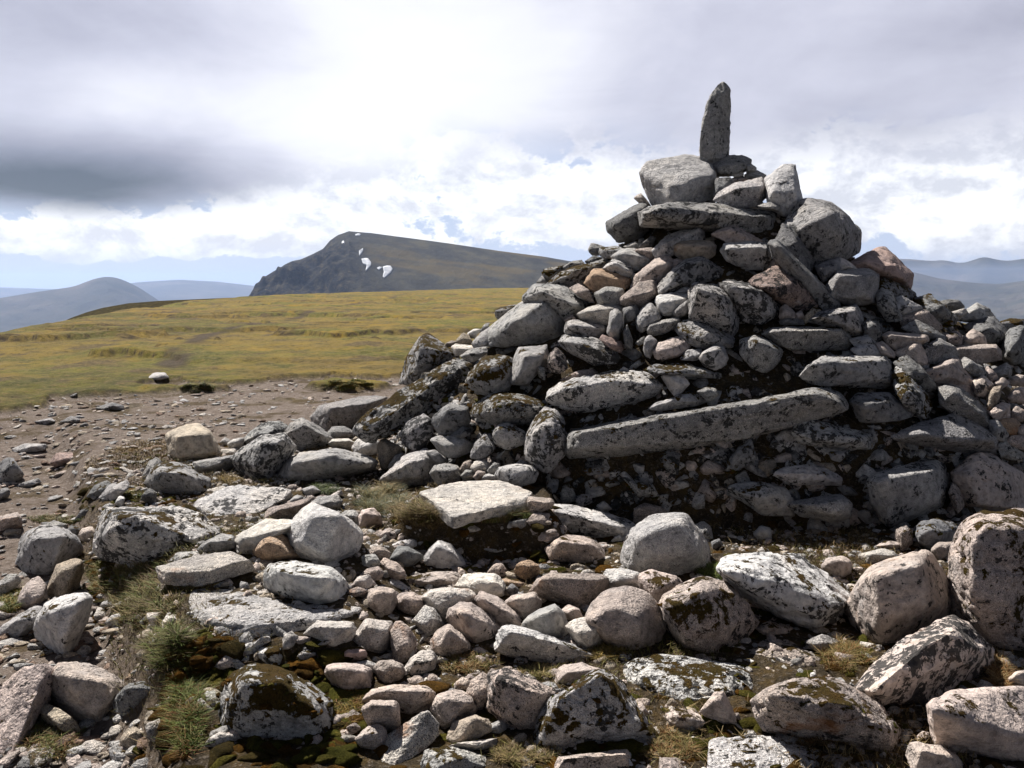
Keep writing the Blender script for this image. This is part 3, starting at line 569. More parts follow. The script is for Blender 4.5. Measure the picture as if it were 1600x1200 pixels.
c|small grey pebble right of the pink triangular stone's foot|g,1,0,2||1439,572 1452,569 1452,580 1442,580|
s|dark-topped grey stone right of the pinkish-grey peaked one|g,3,1,1||1497,564 1506,558 1537,575 1544,590 1530,593 1514,580|
s|small bright pink stone at the end of the dark-topped grey one|p,0,0,1||1535,578 1542,572 1560,590 1550,597|
s|grey stone under the right end of the long pink brick|g,2,0,2||1545,582 1572,567 1582,574 1580,587 1560,591|
s|tan upright stone in the pink rubble at the right|t,1,0,1||1541,622 1552,605 1565,603 1562,620 1553,638 1543,641|
s|grey-pink lump left of the tan upright stone in the right rubble|p,3,0,1||1519,594 1538,587 1553,601 1542,622 1525,619|
s|small pink stone just above the tan upright stone|p,1,0,1||1551,600 1566,590 1578,598 1565,608|
s|pale pink stone at the right edge level with the grey stone's underside|p,1,0,1||1575,592 1592,585 1604,587 1604,604 1580,603|
s|larger pale pink stone at the right edge beside the tan upright one|p,1,0,1||1573,622 1586,607 1604,605 1604,631 1580,629|
s|pink angular stone below the tan upright one|p,2,0,0||1545,646 1566,629 1579,633 1578,654 1556,657|
s|pink stone at the right edge above the orange smooth one|p,1,0,0||1579,644 1588,635 1604,643 1598,659 1581,657|
s|smooth orange-pink stone in the rubble at the right edge|o,0,0,2||1555,662 1564,654 1584,653 1594,662 1588,681 1572,681|
s|dark-sided grey stone left of the smooth orange-pink one|g,3,0,1||1545,658 1558,655 1576,678 1568,690 1549,684|
s|pink stone at the right edge just above the pink angular boulder's shoulder|p,1,0,1||1569,690 1580,680 1604,681 1604,703 1586,701|
s|grey stone wedged between the flat-topped wedge slab and the pink boulder|g,3,0,1||1557,694 1568,686 1599,708 1594,719 1564,714|
s|sliver of pink stone at the right edge beside the smooth orange one|p,1,0,1||1589,670 1604,661 1604,683 1592,682|
#stones on the ground around the cairn
b|squarish tan block with a sunlit flat top, standing alone at the path's edge|t,1,0,0|T=.35|259,684 261,676 292,664 310,662 328,673 347,706 343,715 310,721 284,720 274,710 263,709|277,683 326,676 281,714 336,706
s|low grey stone under the right corner of the squarish tan block|g,1,0,2||302,722 328,717 368,711 368,726 348,737 316,741 303,735|
s|small pale stone just right of the squarish tan block|w,0,0,1|dd=.1|345,702 368,701 371,711 348,716|
s|tiny grey stone behind the squarish tan block, to its right|g,1,0,1||342,692 352,683 361,688 359,697|
s|pale grey stone against the left side of the black-blotched humps|l,1,0,1||355,694 364,686 382,684 378,700 360,702|
b|black-blotched humped boulder, the front one of three right of the tan block|g,7,0,1|T=.4|361,717 380,698 408,681 444,677 463,700 450,714 434,738 420,751 392,748 371,733|408,692 440,688 400,730
b|rough grey hump behind the black-blotched front boulder|g,6,0,1||371,699 384,683 408,665 432,658 450,667 444,681 408,685|
b|rough grey hump on the right of the black-blotched front boulder|g,5,0,1||443,681 456,661 474,653 498,667 520,687 507,701 472,705 461,699|478,664 500,680
b|long low rounded boulder shaped like a loaf, under the leaning mossy slab|g,4,0,2|T=.5|436,739 448,719 472,705 512,701 536,703 568,711 589,722 574,735 540,745 490,751 450,753 437,747|460,722 520,710 570,722
b|large grey rounded boulder behind the loaf-shaped one, left of the leaning slab|g,3,0,2|T=.45|486,650 500,633 540,624 586,619 604,620 590,640 560,672 546,676 510,678 490,664|516,636 572,630
s|small dark round stone below the large grey rounded boulder|g,4,0,2|dd=-.05|511,678 520,667 538,666 555,676 553,684 524,689 513,684|
s|flat cream stone right of the small dark round one|w,0,0,0||513,693 520,686 544,685 555,692 551,702 522,702|518,690 548,690
s|pale grey stone at the foot of the leaning mossy slab|l,1,0,1||550,698 558,686 574,685 581,694 591,689 592,709 578,711 568,712 553,709|
c|tiny tan pebble above the pale stone at the leaning slab's foot|t,0,0,2||546,686 558,682 561,688 550,691|
s|tan triangular stone standing below the foot of the leaning slab|t,1,0,0|T=.2|589,698 594,688 602,686 626,699 629,708 618,712 606,731 596,733 591,714|606,698 602,720
s|small grey stone leaning on the right side of the tan triangular one|g,0,0,1|dd=-.03|606,729 618,712 629,708 630,717 618,729 608,733|
b|pale speckled boulder with a broad sunlit face above the grey-green tuft|l,2,0,1|T=.45|594,750 620,726 636,711 666,701 681,719 676,728 674,742 678,757 656,759 620,752|640,722 664,716 650,745
s|shaded stone behind the right shoulder of the pale speckled boulder|g,2,0,1|dd=.1|666,706 680,703 698,718 694,728 678,722|
s|five-sided stone with a shaded corner right of the pale speckled boulder|g,3,0,0|T=.25,dd=-.03|671,740 678,728 694,724 714,727 720,736 719,752 690,759 682,757|680,734 712,734 692,752
c|small brown pebble at the left of the pebble cluster by the speckled stone|p,2,0,1||717,736 726,722 738,719 739,729 724,741|
c|smooth cream pebble, biggest of the cluster left of the speckled stone|w,0,0,2||735,730 742,720 756,719 767,726 763,736 738,738|
c|round grey pebble at the front left of the pebble cluster|g,1,0,2|dd=-.04|719,744 728,734 738,736 741,745 726,752|
c|small pinkish pebble in the front middle of the pebble cluster|p,1,0,2|dd=-.04|739,745 746,735 759,738 755,748 744,752|
c|flat pale pebble at the front right of the pebble cluster|l,0,0,1|dd=-.04|753,748 762,740 775,744 775,752 756,753|
c|grey pebble between the cream pebble and the speckled round stone|g,2,0,1||761,735 772,723 781,725 777,740 766,743|
s|black-and-white speckled round stone at the back corner of the flat white slab|l,5,0,2|T=.3|773,743 780,729 806,725 834,729 841,738 835,754 806,764 786,760|
s|small rough stone peeping over the speckled round stone|g,3,0,1|dd=.1|802,728 814,719 825,724 823,732|
l|flat white slab lying level in the turf in the middle|w,2,0,0|flat=.08|656,768 684,759 720,752 776,749 800,765 830,768 822,780 780,792 745,800 708,808 698,800 686,780|
s|pink angular stone at the right corner of the flat white slab|p,1,0,0|T=.2|818,795 824,776 860,779 866,785 861,794 828,807|826,782 856,786
s|flat pinkish stone in shade under the pink angular one by the white slab|p,1,0,0||823,815 834,801 850,801 861,816 861,828 840,829|
s|pinkish shaded stone, lowest of three stacked right of the turf overhang|p,1,1,0||833,839 846,826 866,827 873,836 861,851 846,854|
b|long speckled boulder like a whale back, left of the big smooth rounded one|l,5,0,2|T=.4|854,798 864,788 896,789 940,801 980,813 992,820 980,842 932,841 890,833 867,821|872,800 960,822
b|gnarled creased boulder below the whale-backed one|p,4,2,1|T=.4|852,857 872,840 888,836 920,839 939,854 946,872 924,881 892,881 863,875|880,846 926,852
b|big smooth rounded grey boulder in front of the shaded cairn foot|l,2,0,2|T=.55|971,876 975,852 990,824 1012,808 1046,802 1072,802 1085,823 1105,851 1108,868 1101,890 1070,900 1030,903 988,895|1000,838 1060,816 1090,860 1020,870
s|pink stone peeping up behind the left of the big smooth rounded boulder|p,1,0,1|dd=.1|990,820 998,792 1004,786 1026,791 1048,803 1012,812|
s|rough grey stone against the right back of the big smooth rounded boulder|g,4,0,1|dd=.05|1083,822 1098,815 1111,824 1114,840 1106,847 1095,843|
s|tiny dark stone right of the big rounded boulder at the shade's edge|d,2,0,1||1111,847 1124,842 1130,851 1114,859|
s|thin pink plate behind the top of the great tilted lichened boulder|p,1,0,1|dd=.15|1148,861 1154,854 1184,853 1218,863 1206,868 1152,868|
b|great tilted boulder with a pale top flecked by black lichen, sloping down right|l,5,1,1|T=.6,yaw=.25|1122,885 1132,869 1148,865 1208,864 1224,865 1242,866 1278,889 1328,932 1321,953 1294,982 1270,990 1246,979 1200,953 1172,937 1134,905|1130,890 1166,902 1220,936 1280,968 1318,946
b|pink-fronted boulder with a flat pale top and moss on its right half|p,4,4,0|T=.6|1030,948 1038,933 1060,917 1098,902 1128,909 1138,919 1160,933 1184,972 1161,1001 1110,1021 1080,1019 1064,1013 1040,982|1036,948 1064,947 1098,922 1120,975 1070,1000
b|round coarse-grained disc-like boulder leaning among the stones in the centre|p,2,0,2|T=.45|914,965 926,942 948,923 978,917 1010,927 1027,948 1042,978 1038,996 1018,1011 990,1017 960,1011 943,997 929,979|
s|pale grey stone behind the upper left of the disc-like boulder|l,2,0,1||942,901 948,889 972,887 1000,895 1004,918 978,922 950,923|
s|pitted mossy pale stone behind the upper right of the disc-like boulder|p,4,3,1||998,898 1014,890 1036,897 1060,903 1067,914 1041,937 1026,947 1012,931 1000,921|
b|long stone with a sunlit orange upper edge and shaded front, below the gnarled one|p,1,1,0|T=.35|828,923 842,904 856,897 884,896 940,898 950,904 948,922 925,947 900,949 872,937 834,929|848,906 884,903 940,905 900,938
s|small stone stained bright orange on top, in the moss below the gnarled boulder|o,2,1,1||803,894 814,878 828,875 843,884 841,900 820,907|
s|small round brown stone left of the bright orange-stained one|p,3,0,2||761,896 772,882 784,880 792,892 789,902 765,901|
s|thin bright orange sliver left of the sunlit orange-edged long stone|o,1,1,0||783,905 792,904 821,911 818,919 792,914|
c|dark little stone under the thin orange sliver|d,2,0,1||789,924 800,912 811,922 801,931|
s|grey-pink angular stone left under the orange-edged long stone|p,2,0,0||786,944 800,932 836,925 847,940 845,954 820,967 808,963|804,938 834,934
s|small tan chip in the gap below the orange-edged long stone|t,1,0,0|dd=.1|838,930 859,934 855,948 845,952|
b|smooth grey roof-shaped stone left of the white broken cube|g,1,0,0|T=.3|816,977 824,964 844,952 868,944 881,957 889,976 890,996 872,1003 844,997 826,987|848,960 868,954 862,990
s|small brown rounded stone behind the grey roof-shaped stone|p,2,0,2||874,955 888,945 904,951 910,964 892,971 882,963|
s|white broken cube-like stone resting against the disc-like boulder|w,0,0,0|T=.2,dd=-.04|884,978 896,968 912,965 936,975 945,984 942,1006 924,1015 908,1013 897,998|900,989 932,984 920,1008
l|long low stone curving down right in front of the roof-shaped stone|l,4,1,1|T=.35|774,1005 782,984 798,977 822,983 872,999 912,1013 943,1020 937,1031 912,1039 860,1039 830,1033 796,1027 777,1019|800,988 870,1010 930,1025
b|faceted grey stone with a blunt right end, in the middle of the stone field|p,2,0,1|T=.35|698,967 702,951 722,941 738,943 766,963 783,982 773,998 744,1008 722,999 705,979|720,956 756,972 740,996
s|dark-fronted stone sloping right between the faceted stone and grey-pink angular one|p,3,0,1|T=.3|739,941 750,924 778,933 798,951 813,964 813,980 786,983 766,967 743,949|754,936 800,962
s|pale pink smooth-topped stone behind the faceted grey stone|w,1,0,2|T=.3|659,934 674,922 692,918 734,921 744,930 738,943 720,945 700,957 696,972 678,950|
s|pale round-ended stone right of the low flat strip of rock|w,2,0,2||711,913 724,899 748,895 780,899 789,914 785,932 760,935 740,928 718,923|
l|low flat rough strip of rock left of the pale round-ended stone|p,4,2,1||634,903 680,894 712,893 720,900 712,912 714,922 680,919 644,911|
s|rounded grey-pink stone, leftmost of a chain of three running down right|p,1,0,2||571,937 578,922 596,917 618,923 621,936 611,958 594,965 579,958|
s|rounded stone in the middle of the chain of three, above yellow moss|p,2,0,2||616,942 624,928 644,925 660,935 664,948 648,962 628,958|
s|pale stone, lowest of the chain of three running down right|l,2,0,1||646,967 664,946 678,951 695,976 682,993 666,995 655,983|
s|pale flat stone behind the chain of three rounded stones|l,1,0,1|dd=.08|587,912 596,905 620,904 641,920 638,929 620,929 606,921 589,919|
s|small white stone left of the pale flat one, above the rounded chain|w,0,0,0||552,912 560,901 578,898 582,914 574,922 557,921|
s|flat pink sliver beneath the small white stone|p,1,0,1||543,924 558,917 574,922 571,932 551,933|
s|small brown split stone left of the low flat strip|p,3,0,0||594,880 600,872 622,881 633,894 634,904 612,907 603,896|
s|pink sunlit little stone left of the dark faceted one|p,0,0,1||575,864 584,853 596,853 611,864 609,872 594,880 579,873|
s|dark smooth faceted stone below the brown tuft|d,0,0,0|T=.2|608,876 622,853 640,855 659,866 661,873 644,885 628,889|632,862 636,876
s|pale low stone behind the dark smooth faceted one|l,1,1,1|dd=.08|607,856 624,845 648,842 655,852 640,860 614,864|
s|pale grey stone under the left of the dark turf overhang|l,1,0,1||663,870 672,856 686,845 704,851 719,868 730,889 692,890 665,883|684,854 706,866
s|rough brown stone above the small white stone|p,4,1,1||563,898 574,889 592,885 599,894 597,904 580,910|
s|grey stone at the right foot of the faceted pale block|g,3,0,1||565,868 586,866 595,882 578,890 566,888|
s|low brown stone in the earth below the brown tuft|p,3,1,1||588,836 608,825 621,832 617,845 595,845|
l|loaf-like pink-grey stone with a flat shaded front in the grass|p,3,0,1|T=.25|508,1053 512,1039 540,1036 564,1038 579,1046 582,1056 579,1075 560,1085 540,1081 519,1073|520,1046 570,1050
s|small rounded pink stone right of the loaf-like one|p,1,0,1||584,1045 594,1033 612,1031 630,1039 633,1052 624,1063 602,1069 593,1059|
s|pale pink rounded stone below the split boulder's right half|w,2,0,1||631,1047 644,1028 660,1016 676,1017 683,1028 679,1046 662,1055 640,1055|
s|pink stone with a slanting sunlit ridge below the chain of three|p,1,0,0|T=.25|672,1003 684,986 702,976 712,985 735,1004 735,1018 710,1027 692,1025 675,1017|702,984 730,1006 690,1010
b|pale pink left half of a split boulder in the stone field|w,2,0,0|T=.3|547,1007 558,986 570,967 612,971 613,982 614,998 609,1013 596,1025 576,1021 551,1013|572,976 606,984 590,1012
b|greyer right half of the split boulder, against yellow moss|p,2,0,1||608,992 620,971 638,983 651,1002 645,1022 632,1037 616,1037 612,1012|
s|pink-edged pale stone at the right tip of the broad whitish slab|w,2,0,0|T=.25|473,991 496,969 550,971 556,982 551,998 522,1017 500,1008|492,978 546,980 520,1002
s|little red-rimmed stone below the split boulder's left half|r,0,0,1||537,1018 544,1012 570,1016 573,1026 558,1034 539,1031|
b|long pink-grey stone draped over a smaller one, low in the stone field|p,3,0,1|T=.3|567,1096 584,1077 620,1070 660,1071 679,1082 678,1100 660,1115 640,1119 622,1112 600,1104 580,1102|590,1082 664,1080
s|squarish pink-grey stone overlapped by the long draped one|p,3,0,1|dd=-.05|565,1107 580,1095 618,1094 624,1102 626,1136 614,1145 596,1139 575,1131|580,1102 614,1104
s|rounded pink stone left of the cream flat plate|p,3,1,2||555,1155 574,1136 594,1131 604,1142 602,1163 586,1173 563,1169|
s|tiny pink stone in the moss left of the rounded pink one|p,2,2,1||541,1137 554,1129 565,1138 552,1147|
l|cream flat plate with a broken step, lying tilted at the bottom|w,0,0,0|T=.2,k=1.2|595,1181 604,1164 603,1150 630,1135 656,1115 668,1111 685,1132 684,1150 668,1167 640,1191 614,1199 597,1189|612,1184 640,1178 676,1150
b|pinkish block with a pointed front, right of the cream plate's tip|p,2,0,1|T=.25|673,1107 684,1085 704,1078 720,1078 738,1091 747,1106 737,1123 692,1139 685,1123|694,1092 730,1098 706,1124
s|narrow upright pink stone against the dark rough boulder|p,2,0,1||728,1083 736,1061 754,1052 765,1057 764,1109 750,1111 739,1095|
s|small pink rubble stone left of the narrow upright pink one|p,3,1,1||709,1070 722,1058 735,1063 731,1080 711,1080|
b|dark rough-pitted boulder left of the peaked mossy one|p,7,0,1|T=.4|761,1111 764,1054 790,1045 808,1051 866,1079 874,1088 854,1107 841,1123 837,1139 816,1145 789,1133|778,1062 840,1084 800,1120
s|grey sharp-edged wedge in front of the dark rough-pitted boulder|t,1,0,0|T=.25|698,1155 708,1128 740,1117 761,1125 770,1142 737,1159 709,1165|740,1122 722,1152
s|jagged grey stone right of the sharp-edged wedge|g,3,0,0||762,1133 786,1125 793,1138 781,1149 765,1143|
l|thin pale plate lying in front of the sharp-edged wedge|w,0,1,0||700,1167 754,1156 777,1154 771,1169 736,1175|
b|rough grey rock at the bottom edge right of the cream plate|g,4,2,1|T=.3|658,1201 666,1171 700,1167 736,1175 762,1183 766,1206 750,1216 660,1216|
b|peaked boulder with a mossy streak and a dark shaded right flank, front centre|l,5,5,0|T=.45|837,1129 860,1096 884,1079 936,1047 968,1065 991,1096 1036,1164 1000,1168 960,1166 900,1172 864,1167 839,1168|866,1108 938,1056 930,1120 990,1124 862,1150
s|pinkish stone behind the left shoulder of the peaked mossy-streaked boulder|p,1,0,0|dd=.08|864,1071 874,1043 880,1038 908,1035 940,1046 900,1072 869,1085|884,1050 920,1046
l|long flat-fronted stone at the bottom edge below the peaked boulder|p,4,1,0|T=.25|868,1199 876,1183 940,1175 978,1171 985,1182 988,1218 866,1218|884,1186 976,1178
l|broad flat pitted slab with rusty moss spots, right of the peaked boulder|l,6,4,1|T=.7,k=.9|968,1047 990,1033 1030,1023 1062,1027 1100,1044 1148,1041 1160,1049 1174,1078 1164,1087 1120,1087 1088,1104 1052,1108 1010,1094 978,1079|990,1058 1060,1060 1140,1066 1060,1092
s|pink striped wedge in front of the broad flat pitted slab|p,1,0,0|T=.15|1093,1113 1116,1083 1130,1081 1141,1100 1156,1140 1132,1134 1105,1121|1122,1094 1140,1122
s|low rough pink stone in the brown grass below the broad pitted slab|p,4,2,1||1039,1119 1060,1107 1082,1111 1114,1130 1094,1143 1070,1141 1049,1133|
s|small pink stone at the right flank of the peaked mossy-streaked boulder|p,2,1,1|dd=.05|988,1097 1000,1092 1018,1120 1013,1133 1002,1122|
b|flat half-buried rock with mossy hollows behind the orange-rimmed boulder|p,5,4,1|T=.6,k=.9|1154,1021 1200,999 1240,1003 1262,1013 1282,1030 1280,1053 1250,1057 1226,1053 1194,1043|1190,1016 1250,1026
s|small shaded stone under the great tilted lichened boulder|p,2,1,1||1181,981 1200,971 1220,975 1239,982 1233,995 1196,995|
s|shaded stone under the lower right end of the great tilted boulder|g,2,0,1||1258,1003 1286,991 1316,1003 1309,1015 1284,1021|
b|long sweeping boulder with an orange rim on its left end|p,4,4,1|T=.6|1176,1095 1200,1076 1234,1064 1250,1069 1280,1059 1312,1065 1354,1089 1392,1115 1408,1136 1404,1150 1398,1183 1380,1180 1346,1164 1300,1156 1260,1142 1196,1140 1186,1119|1210,1086 1260,1090 1340,1110 1384,1140 1300,1130
l|broad banded slab along the bottom edge below the orange-rimmed boulder|l,4,2,1|T=.7,k=1|1112,1154 1150,1149 1210,1151 1260,1157 1330,1169 1362,1180 1381,1202 1381,1222 1108,1222 1116,1172|1150,1166 1240,1170 1340,1184
s|small pink rock at the bottom edge left of the broad banded slab|p,3,2,1||1036,1184 1056,1184 1070,1200 1066,1220 1028,1220|
b|ridge-backed boulder with a bright upper edge and a great dark shaded front|p,7,0,0|T=.6,yaw=.75|1339,1070 1364,1042 1392,1017 1440,989 1472,969 1496,963 1516,971 1537,997 1554,1014 1555,1050 1532,1068 1490,1082 1450,1096 1404,1102 1364,1092|1374,1078 1400,1050 1452,1004 1490,984 1530,1010
b|flat-topped boulder with a moss spot in the bottom right corner|p,3,2,0|T=.6,yaw=.3|1449,1102 1460,1093 1492,1081 1510,1079 1536,1086 1550,1081 1606,1073 1606,1202 1560,1191 1510,1173 1465,1169 1456,1147 1454,1122|1456,1108 1500,1118 1550,1146 1606,1154
s|low brown stone at the bottom edge left of the corner boulder|p,2,0,1||1416,1179 1424,1161 1434,1159 1448,1167 1470,1165 1491,1178 1504,1192 1506,1216 1430,1216|1440,1172 1480,1182
s|small pink stone in the rusty grass above the corner boulder|p,1,1,1||1575,1061 1588,1049 1606,1047 1606,1073 1582,1070|
b|huge rounded pink-grey boulder cut by the right frame edge, moss on its flank|p,4,5,2|T=.8|1479,900 1482,872 1492,844 1506,817 1530,801 1560,797 1608,798 1640,840 1650,930 1620,1026 1570,1019 1546,1009 1522,984 1498,966 1488,956 1484,926|1520,830 1560,820 1600,830 1520,930 1580,960
b|round-shouldered boulder with orange spots between the tilted and the huge ones|p,4,0,2|T=.6|1325,947 1330,930 1354,893 1366,885 1388,881 1408,877 1432,863 1452,861 1477,896 1487,924 1489,954 1464,974 1428,998 1400,1002 1384,1011 1365,1000 1334,975|1370,900 1440,884 1460,940 1380,970
s|small pink stone in the crook left of the huge rounded boulder|p,1,0,2||1455,860 1468,847 1491,847 1488,868 1468,875|
s|twisted brown creased rock above the round-shouldered boulder|d,4,4,1|T=.3|1427,830 1440,813 1460,810 1488,817 1500,826 1492,846 1468,852 1454,861 1437,855|
s|brown mossy lump left of the twisted creased rock|p,4,4,1||1397,841 1400,825 1416,821 1427,830 1426,850 1410,861|
s|pale flat pink-tinted stone on the soil left of the brown mossy lump|w,1,0,0||1341,866 1360,861 1380,857 1396,861 1404,870 1388,879 1358,883|1362,866 1394,868
s|pink round stone right of the great tilted boulder's top, on the soil|p,1,1,2||1283,884 1292,872 1316,869 1331,878 1328,896 1312,905 1291,897|
s|small pink rubble stone above the pale flat pink-tinted one|p,2,1,1||1366,854 1384,845 1406,845 1402,860|
s|lone half-buried stone in the deep shade on the soil below the cairn|g,2,0,2||1177,834 1188,821 1203,825 1206,842 1188,847|
b|dark-fronted boulder with a white crusted top on the left|l,6,3,0|T=.6|147,860 152,826 162,803 166,792 200,792 250,792 284,794 312,805 342,828 332,840 312,856 284,862 258,880 220,886 180,880 160,876|186,808 206,824 262,846 300,842 170,830
b|rounded dark boulder left of the white-crusted one|g,4,1,2|T=.4|25,883 32,844 44,831 70,821 100,827 121,839 129,856 114,877 88,891 76,901 48,899|52,844 100,840 90,874
s|flat grey stone on the back of the rounded dark boulder at the left|g,2,1,1|dd=.1|56,828 84,813 106,824 100,834|
c|small dark stone between the rounded dark boulder and the pink one|d,2,1,2||103,830 114,819 127,828 121,838|
s|small rounded pink stone left of the white-crusted boulder|p,1,0,2||122,838 128,827 144,823 151,834 146,846 130,847|
s|tan upright stone with a rusty groove, left of the grassy bank|t,1,0,0|T=.25|69,928 88,883 100,881 116,873 128,877 131,890 122,918 108,931 87,942|92,894 120,884 104,918
s|mottled tan stone left of the tan grooved one|p,3,1,1||25,947 34,923 48,907 60,901 71,915 74,936 56,949 40,951|
s|grey stone at the left frame edge above the mottled tan one|g,2,1,1||-4,911 12,897 26,897 33,908 14,929 -4,936|
b|smooth pale grey boulder with a rounded top, left of the grassy bank|l,2,1,2|T=.4|53,979 60,959 74,943 112,929 136,927 144,938 140,958 126,976 118,1015 104,1025 91,1021 72,1009 56,995|80,956 126,940 100,1000
s|grey slanting rock at the left edge below the mottled tan stone|g,3,2,0||-4,985 30,961 54,947 67,949 60,966 52,985 26,999 -4,997|
b|broad slabby rock sloping out of the left frame edge|p,3,1,1|T=.6,k=.9|-6,1076 34,1045 70,1038 85,1047 80,1062 78,1092 66,1108 48,1139 28,1160 20,1180 -6,1198|30,1070 66,1064 40,1110 10,1150
b|cracked boulder with a deep diagonal crease, sitting on a smaller stone|p,3,0,1|T=.35|75,1055 90,1036 108,1035 128,1037 164,1049 191,1065 194,1075 180,1088 178,1103 166,1119 156,1131 138,1135 112,1125 93,1107 81,1089|110,1056 160,1066 172,1090 120,1090 150,1120
s|orange-edged stone under the cracked boulder|t,1,0,1|dd=.03|62,1111 76,1101 92,1110 106,1126 128,1140 130,1155 112,1158 90,1136 69,1125|
b|dark rock right of the cracked boulder, in the bank's shade|d,4,1,1|T=.3|177,1093 192,1074 206,1067 222,1065 254,1071 250,1103 212,1112 192,1121 179,1111|
s|small orange stone above the dark rock in the bank's shade|o,1,0,1|dd=.08|195,1061 206,1048 220,1059 210,1071|
s|single small rounded brown stone on the bare path at the bottom left|t,2,0,2||187,1158 198,1140 210,1135 223,1144 226,1166 208,1171 193,1169|
b|large crumbly boulder patched with rust and gold moss at the bottom left|g,5,8,2|T=.6|343,1096 356,1064 372,1049 400,1038 428,1043 460,1059 480,1067 502,1091 518,1096 517,1122 516,1150 500,1160 482,1158 440,1148 416,1154 376,1156 347,1138|380,1066 440,1064 490,1110 400,1110
s|pale lumpy stone in the moss behind the large rust-mossed boulder|l,4,4,1||396,1021 412,1009 440,1009 442,1028 437,1043 420,1038|
s|small grey stone in the gold moss right of the pale lumpy one|l,2,3,1||465,1025 480,1013 497,1017 500,1031 480,1039 465,1034|
l|broad whitish slab jutting from the turf, dark underneath at its left|l,2,1,1|T=.7,k=1|298,962 308,940 304,920 326,917 396,927 420,937 486,949 510,955 562,958 522,974 486,976 474,991 430,1000 380,1015 352,1013 334,992 306,974|328,968 400,980 480,968 380,940
b|pale rounded speckled boulder lying behind the broad whitish slab|l,3,2,2|T=.45|413,898 422,880 448,877 480,879 520,887 539,905 542,924 533,939 498,947 470,940 438,931 413,917|440,892 510,902 500,930
l|flat whitish flagstone lying on the turf left of the brown cobble|w,1,0,0|flat=.08|245,886 270,877 312,865 348,860 366,861 373,868 398,875 360,884 340,892 310,898 252,898|
s|rough grey stone behind the flat whitish flagstone|g,4,1,1||308,858 320,847 344,834 365,837 367,857 340,864 313,866|326,848 358,846
s|small pale stone at the back left of the flat whitish flagstone|l,3,2,1||264,878 276,863 306,861 312,869 290,878|
s|white smooth-topped stone tucked behind the brown cobble|w,0,0,0|T=.35|363,850 372,835 394,825 414,811 460,813 454,836 416,840 402,854 397,867 372,868 365,860|376,842 410,836 450,824 400,852
s|brown cobble leaning against the faceted pale block|o,3,0,2|T=.22,dd=-.03|395,865 402,848 416,833 440,834 451,843 460,860 470,871 432,876 405,878|
b|faceted pale block with one sunlit and one shaded face, left of centre|l,2,0,0|T=.5,dd=-.06|446,849 448,826 462,813 472,797 488,786 498,791 502,798 528,800 544,811 565,834 566,845 557,861 530,878 516,882 480,876 459,866|530,806 512,840 508,872 470,850 486,808
s|long pink-tinted stone behind the white smooth-topped one|p,2,0,1||412,813 424,793 452,787 486,779 482,792 464,814 440,815|436,798 474,788
s|dark-fronted stone behind the top of the faceted pale block|g,3,0,1||485,787 500,775 528,773 535,782 528,799 502,801 489,792|
s|pale angular stone right behind the faceted pale block|l,2,0,0||529,806 540,798 556,797 562,806 562,827 544,816|
s|blocky pink-grey stone right of the pale angular one by the faceted block|p,2,0,1||559,809 566,798 584,794 595,806 597,820 576,827 561,829|568,803 590,808
b|flat-topped boulder with a deep shaded front, behind the white-crusted one|l,5,0,0|T=.6,k=.9|302,791 312,781 346,769 364,759 430,761 453,766 452,780 420,787 398,792 382,813 352,819 330,815 305,803|332,786 386,789 446,778
s|small pale chip on the back edge of the flat-topped boulder|w,0,0,0|dd=.1|398,763 432,752 437,758 424,766|
s|small grey stone at the right tip of the flat-topped boulder|g,2,0,1||453,782 462,774 474,776 471,786 456,788|
s|thin pale flake behind the left of the flat-topped boulder|w,1,1,0|dd=.1|310,774 320,766 352,759 352,768 326,773|
s|pale broken stone left of the small green tuft under the loaf-shaped boulder|l,2,2,0||471,764 490,759 502,768 480,777|
s|pale little flake right of the small green tuft|w,1,1,0||512,777 532,765 536,773 520,780|
b|hunched grey boulder with mossy front left of the squarish tan block|g,3,4,2|T=.4|227,753 236,732 250,723 270,722 288,725 306,737 328,750 321,767 290,775 250,771 235,763|252,736 290,740
s|narrow curved stone behind the hunched grey boulder|g,2,1,1|dd=.05|222,743 232,721 244,715 252,722 238,734 226,753|
s|dark flat stone lying at the edge of the path left of the hunched boulder|d,3,1,1||136,777 148,759 166,751 175,756 166,770 152,778|
s|long grey stone right of the dark flat one at the path's edge|g,3,1,1||154,779 172,758 196,751 202,758 182,775 174,783|
s|steep dark mossy stone at the edge of the path|d,3,3,1||114,815 132,793 141,789 138,806 124,815|
c|small pale stone in the green moss at the path's edge|l,1,1,2||179,787 186,775 195,778 192,793|
s|dark stone in the moss below the hunched grey boulder|d,3,3,1||220,781 234,763 245,771 242,789|
l|pinkish flat slab at the left frame edge on the path|p,1,0,0|T=.3|-5,829 -5,808 28,801 34,810 34,826 16,831 -5,835|2,812 28,808
s|small tan stone in front of the pinkish slab at the left edge|t,0,0,1||4,833 12,826 33,827 30,836 8,838|
#stones lying on the bare path
s|dark jagged stone at the left frame edge on the bare path|d,4,1,1||-5,728 10,715 20,717 23,726 16,738 37,744 22,754 -5,757|
s|grey stone at the left frame edge just above the pinkish slab|d,2,0,1||-5,775 6,763 16,766 13,776 -5,783|
s|smooth whitish boulder lying alone where the path enters the grass|l,1,0,2|T=.35|232,591 242,582 258,582 263,590 250,596 237,595|
l|flat dark-edged slab on the path below the peat bank|g,4,0,0||150,638 176,629 193,634 193,642 164,642|
l|long flat stone at the left of the bare path|g,3,0,0||19,702 40,693 70,694 72,703 40,708 23,707|
s|grey pointed stone on the path right of the grass tongue's tip|g,2,0,1||94,660 112,650 127,656 121,662|
s|low flat stone on the path, left of the grey pointed one|g,2,0,1||53,659 80,653 87,658 68,664|
s|arched red-brown stone on the bare path|r,3,0,0||77,725 88,707 112,707 121,718 108,721 88,730|
s|low flat grey slab in the middle of the bare path|g,2,0,1||27,760 60,747 65,754 44,762|
"""
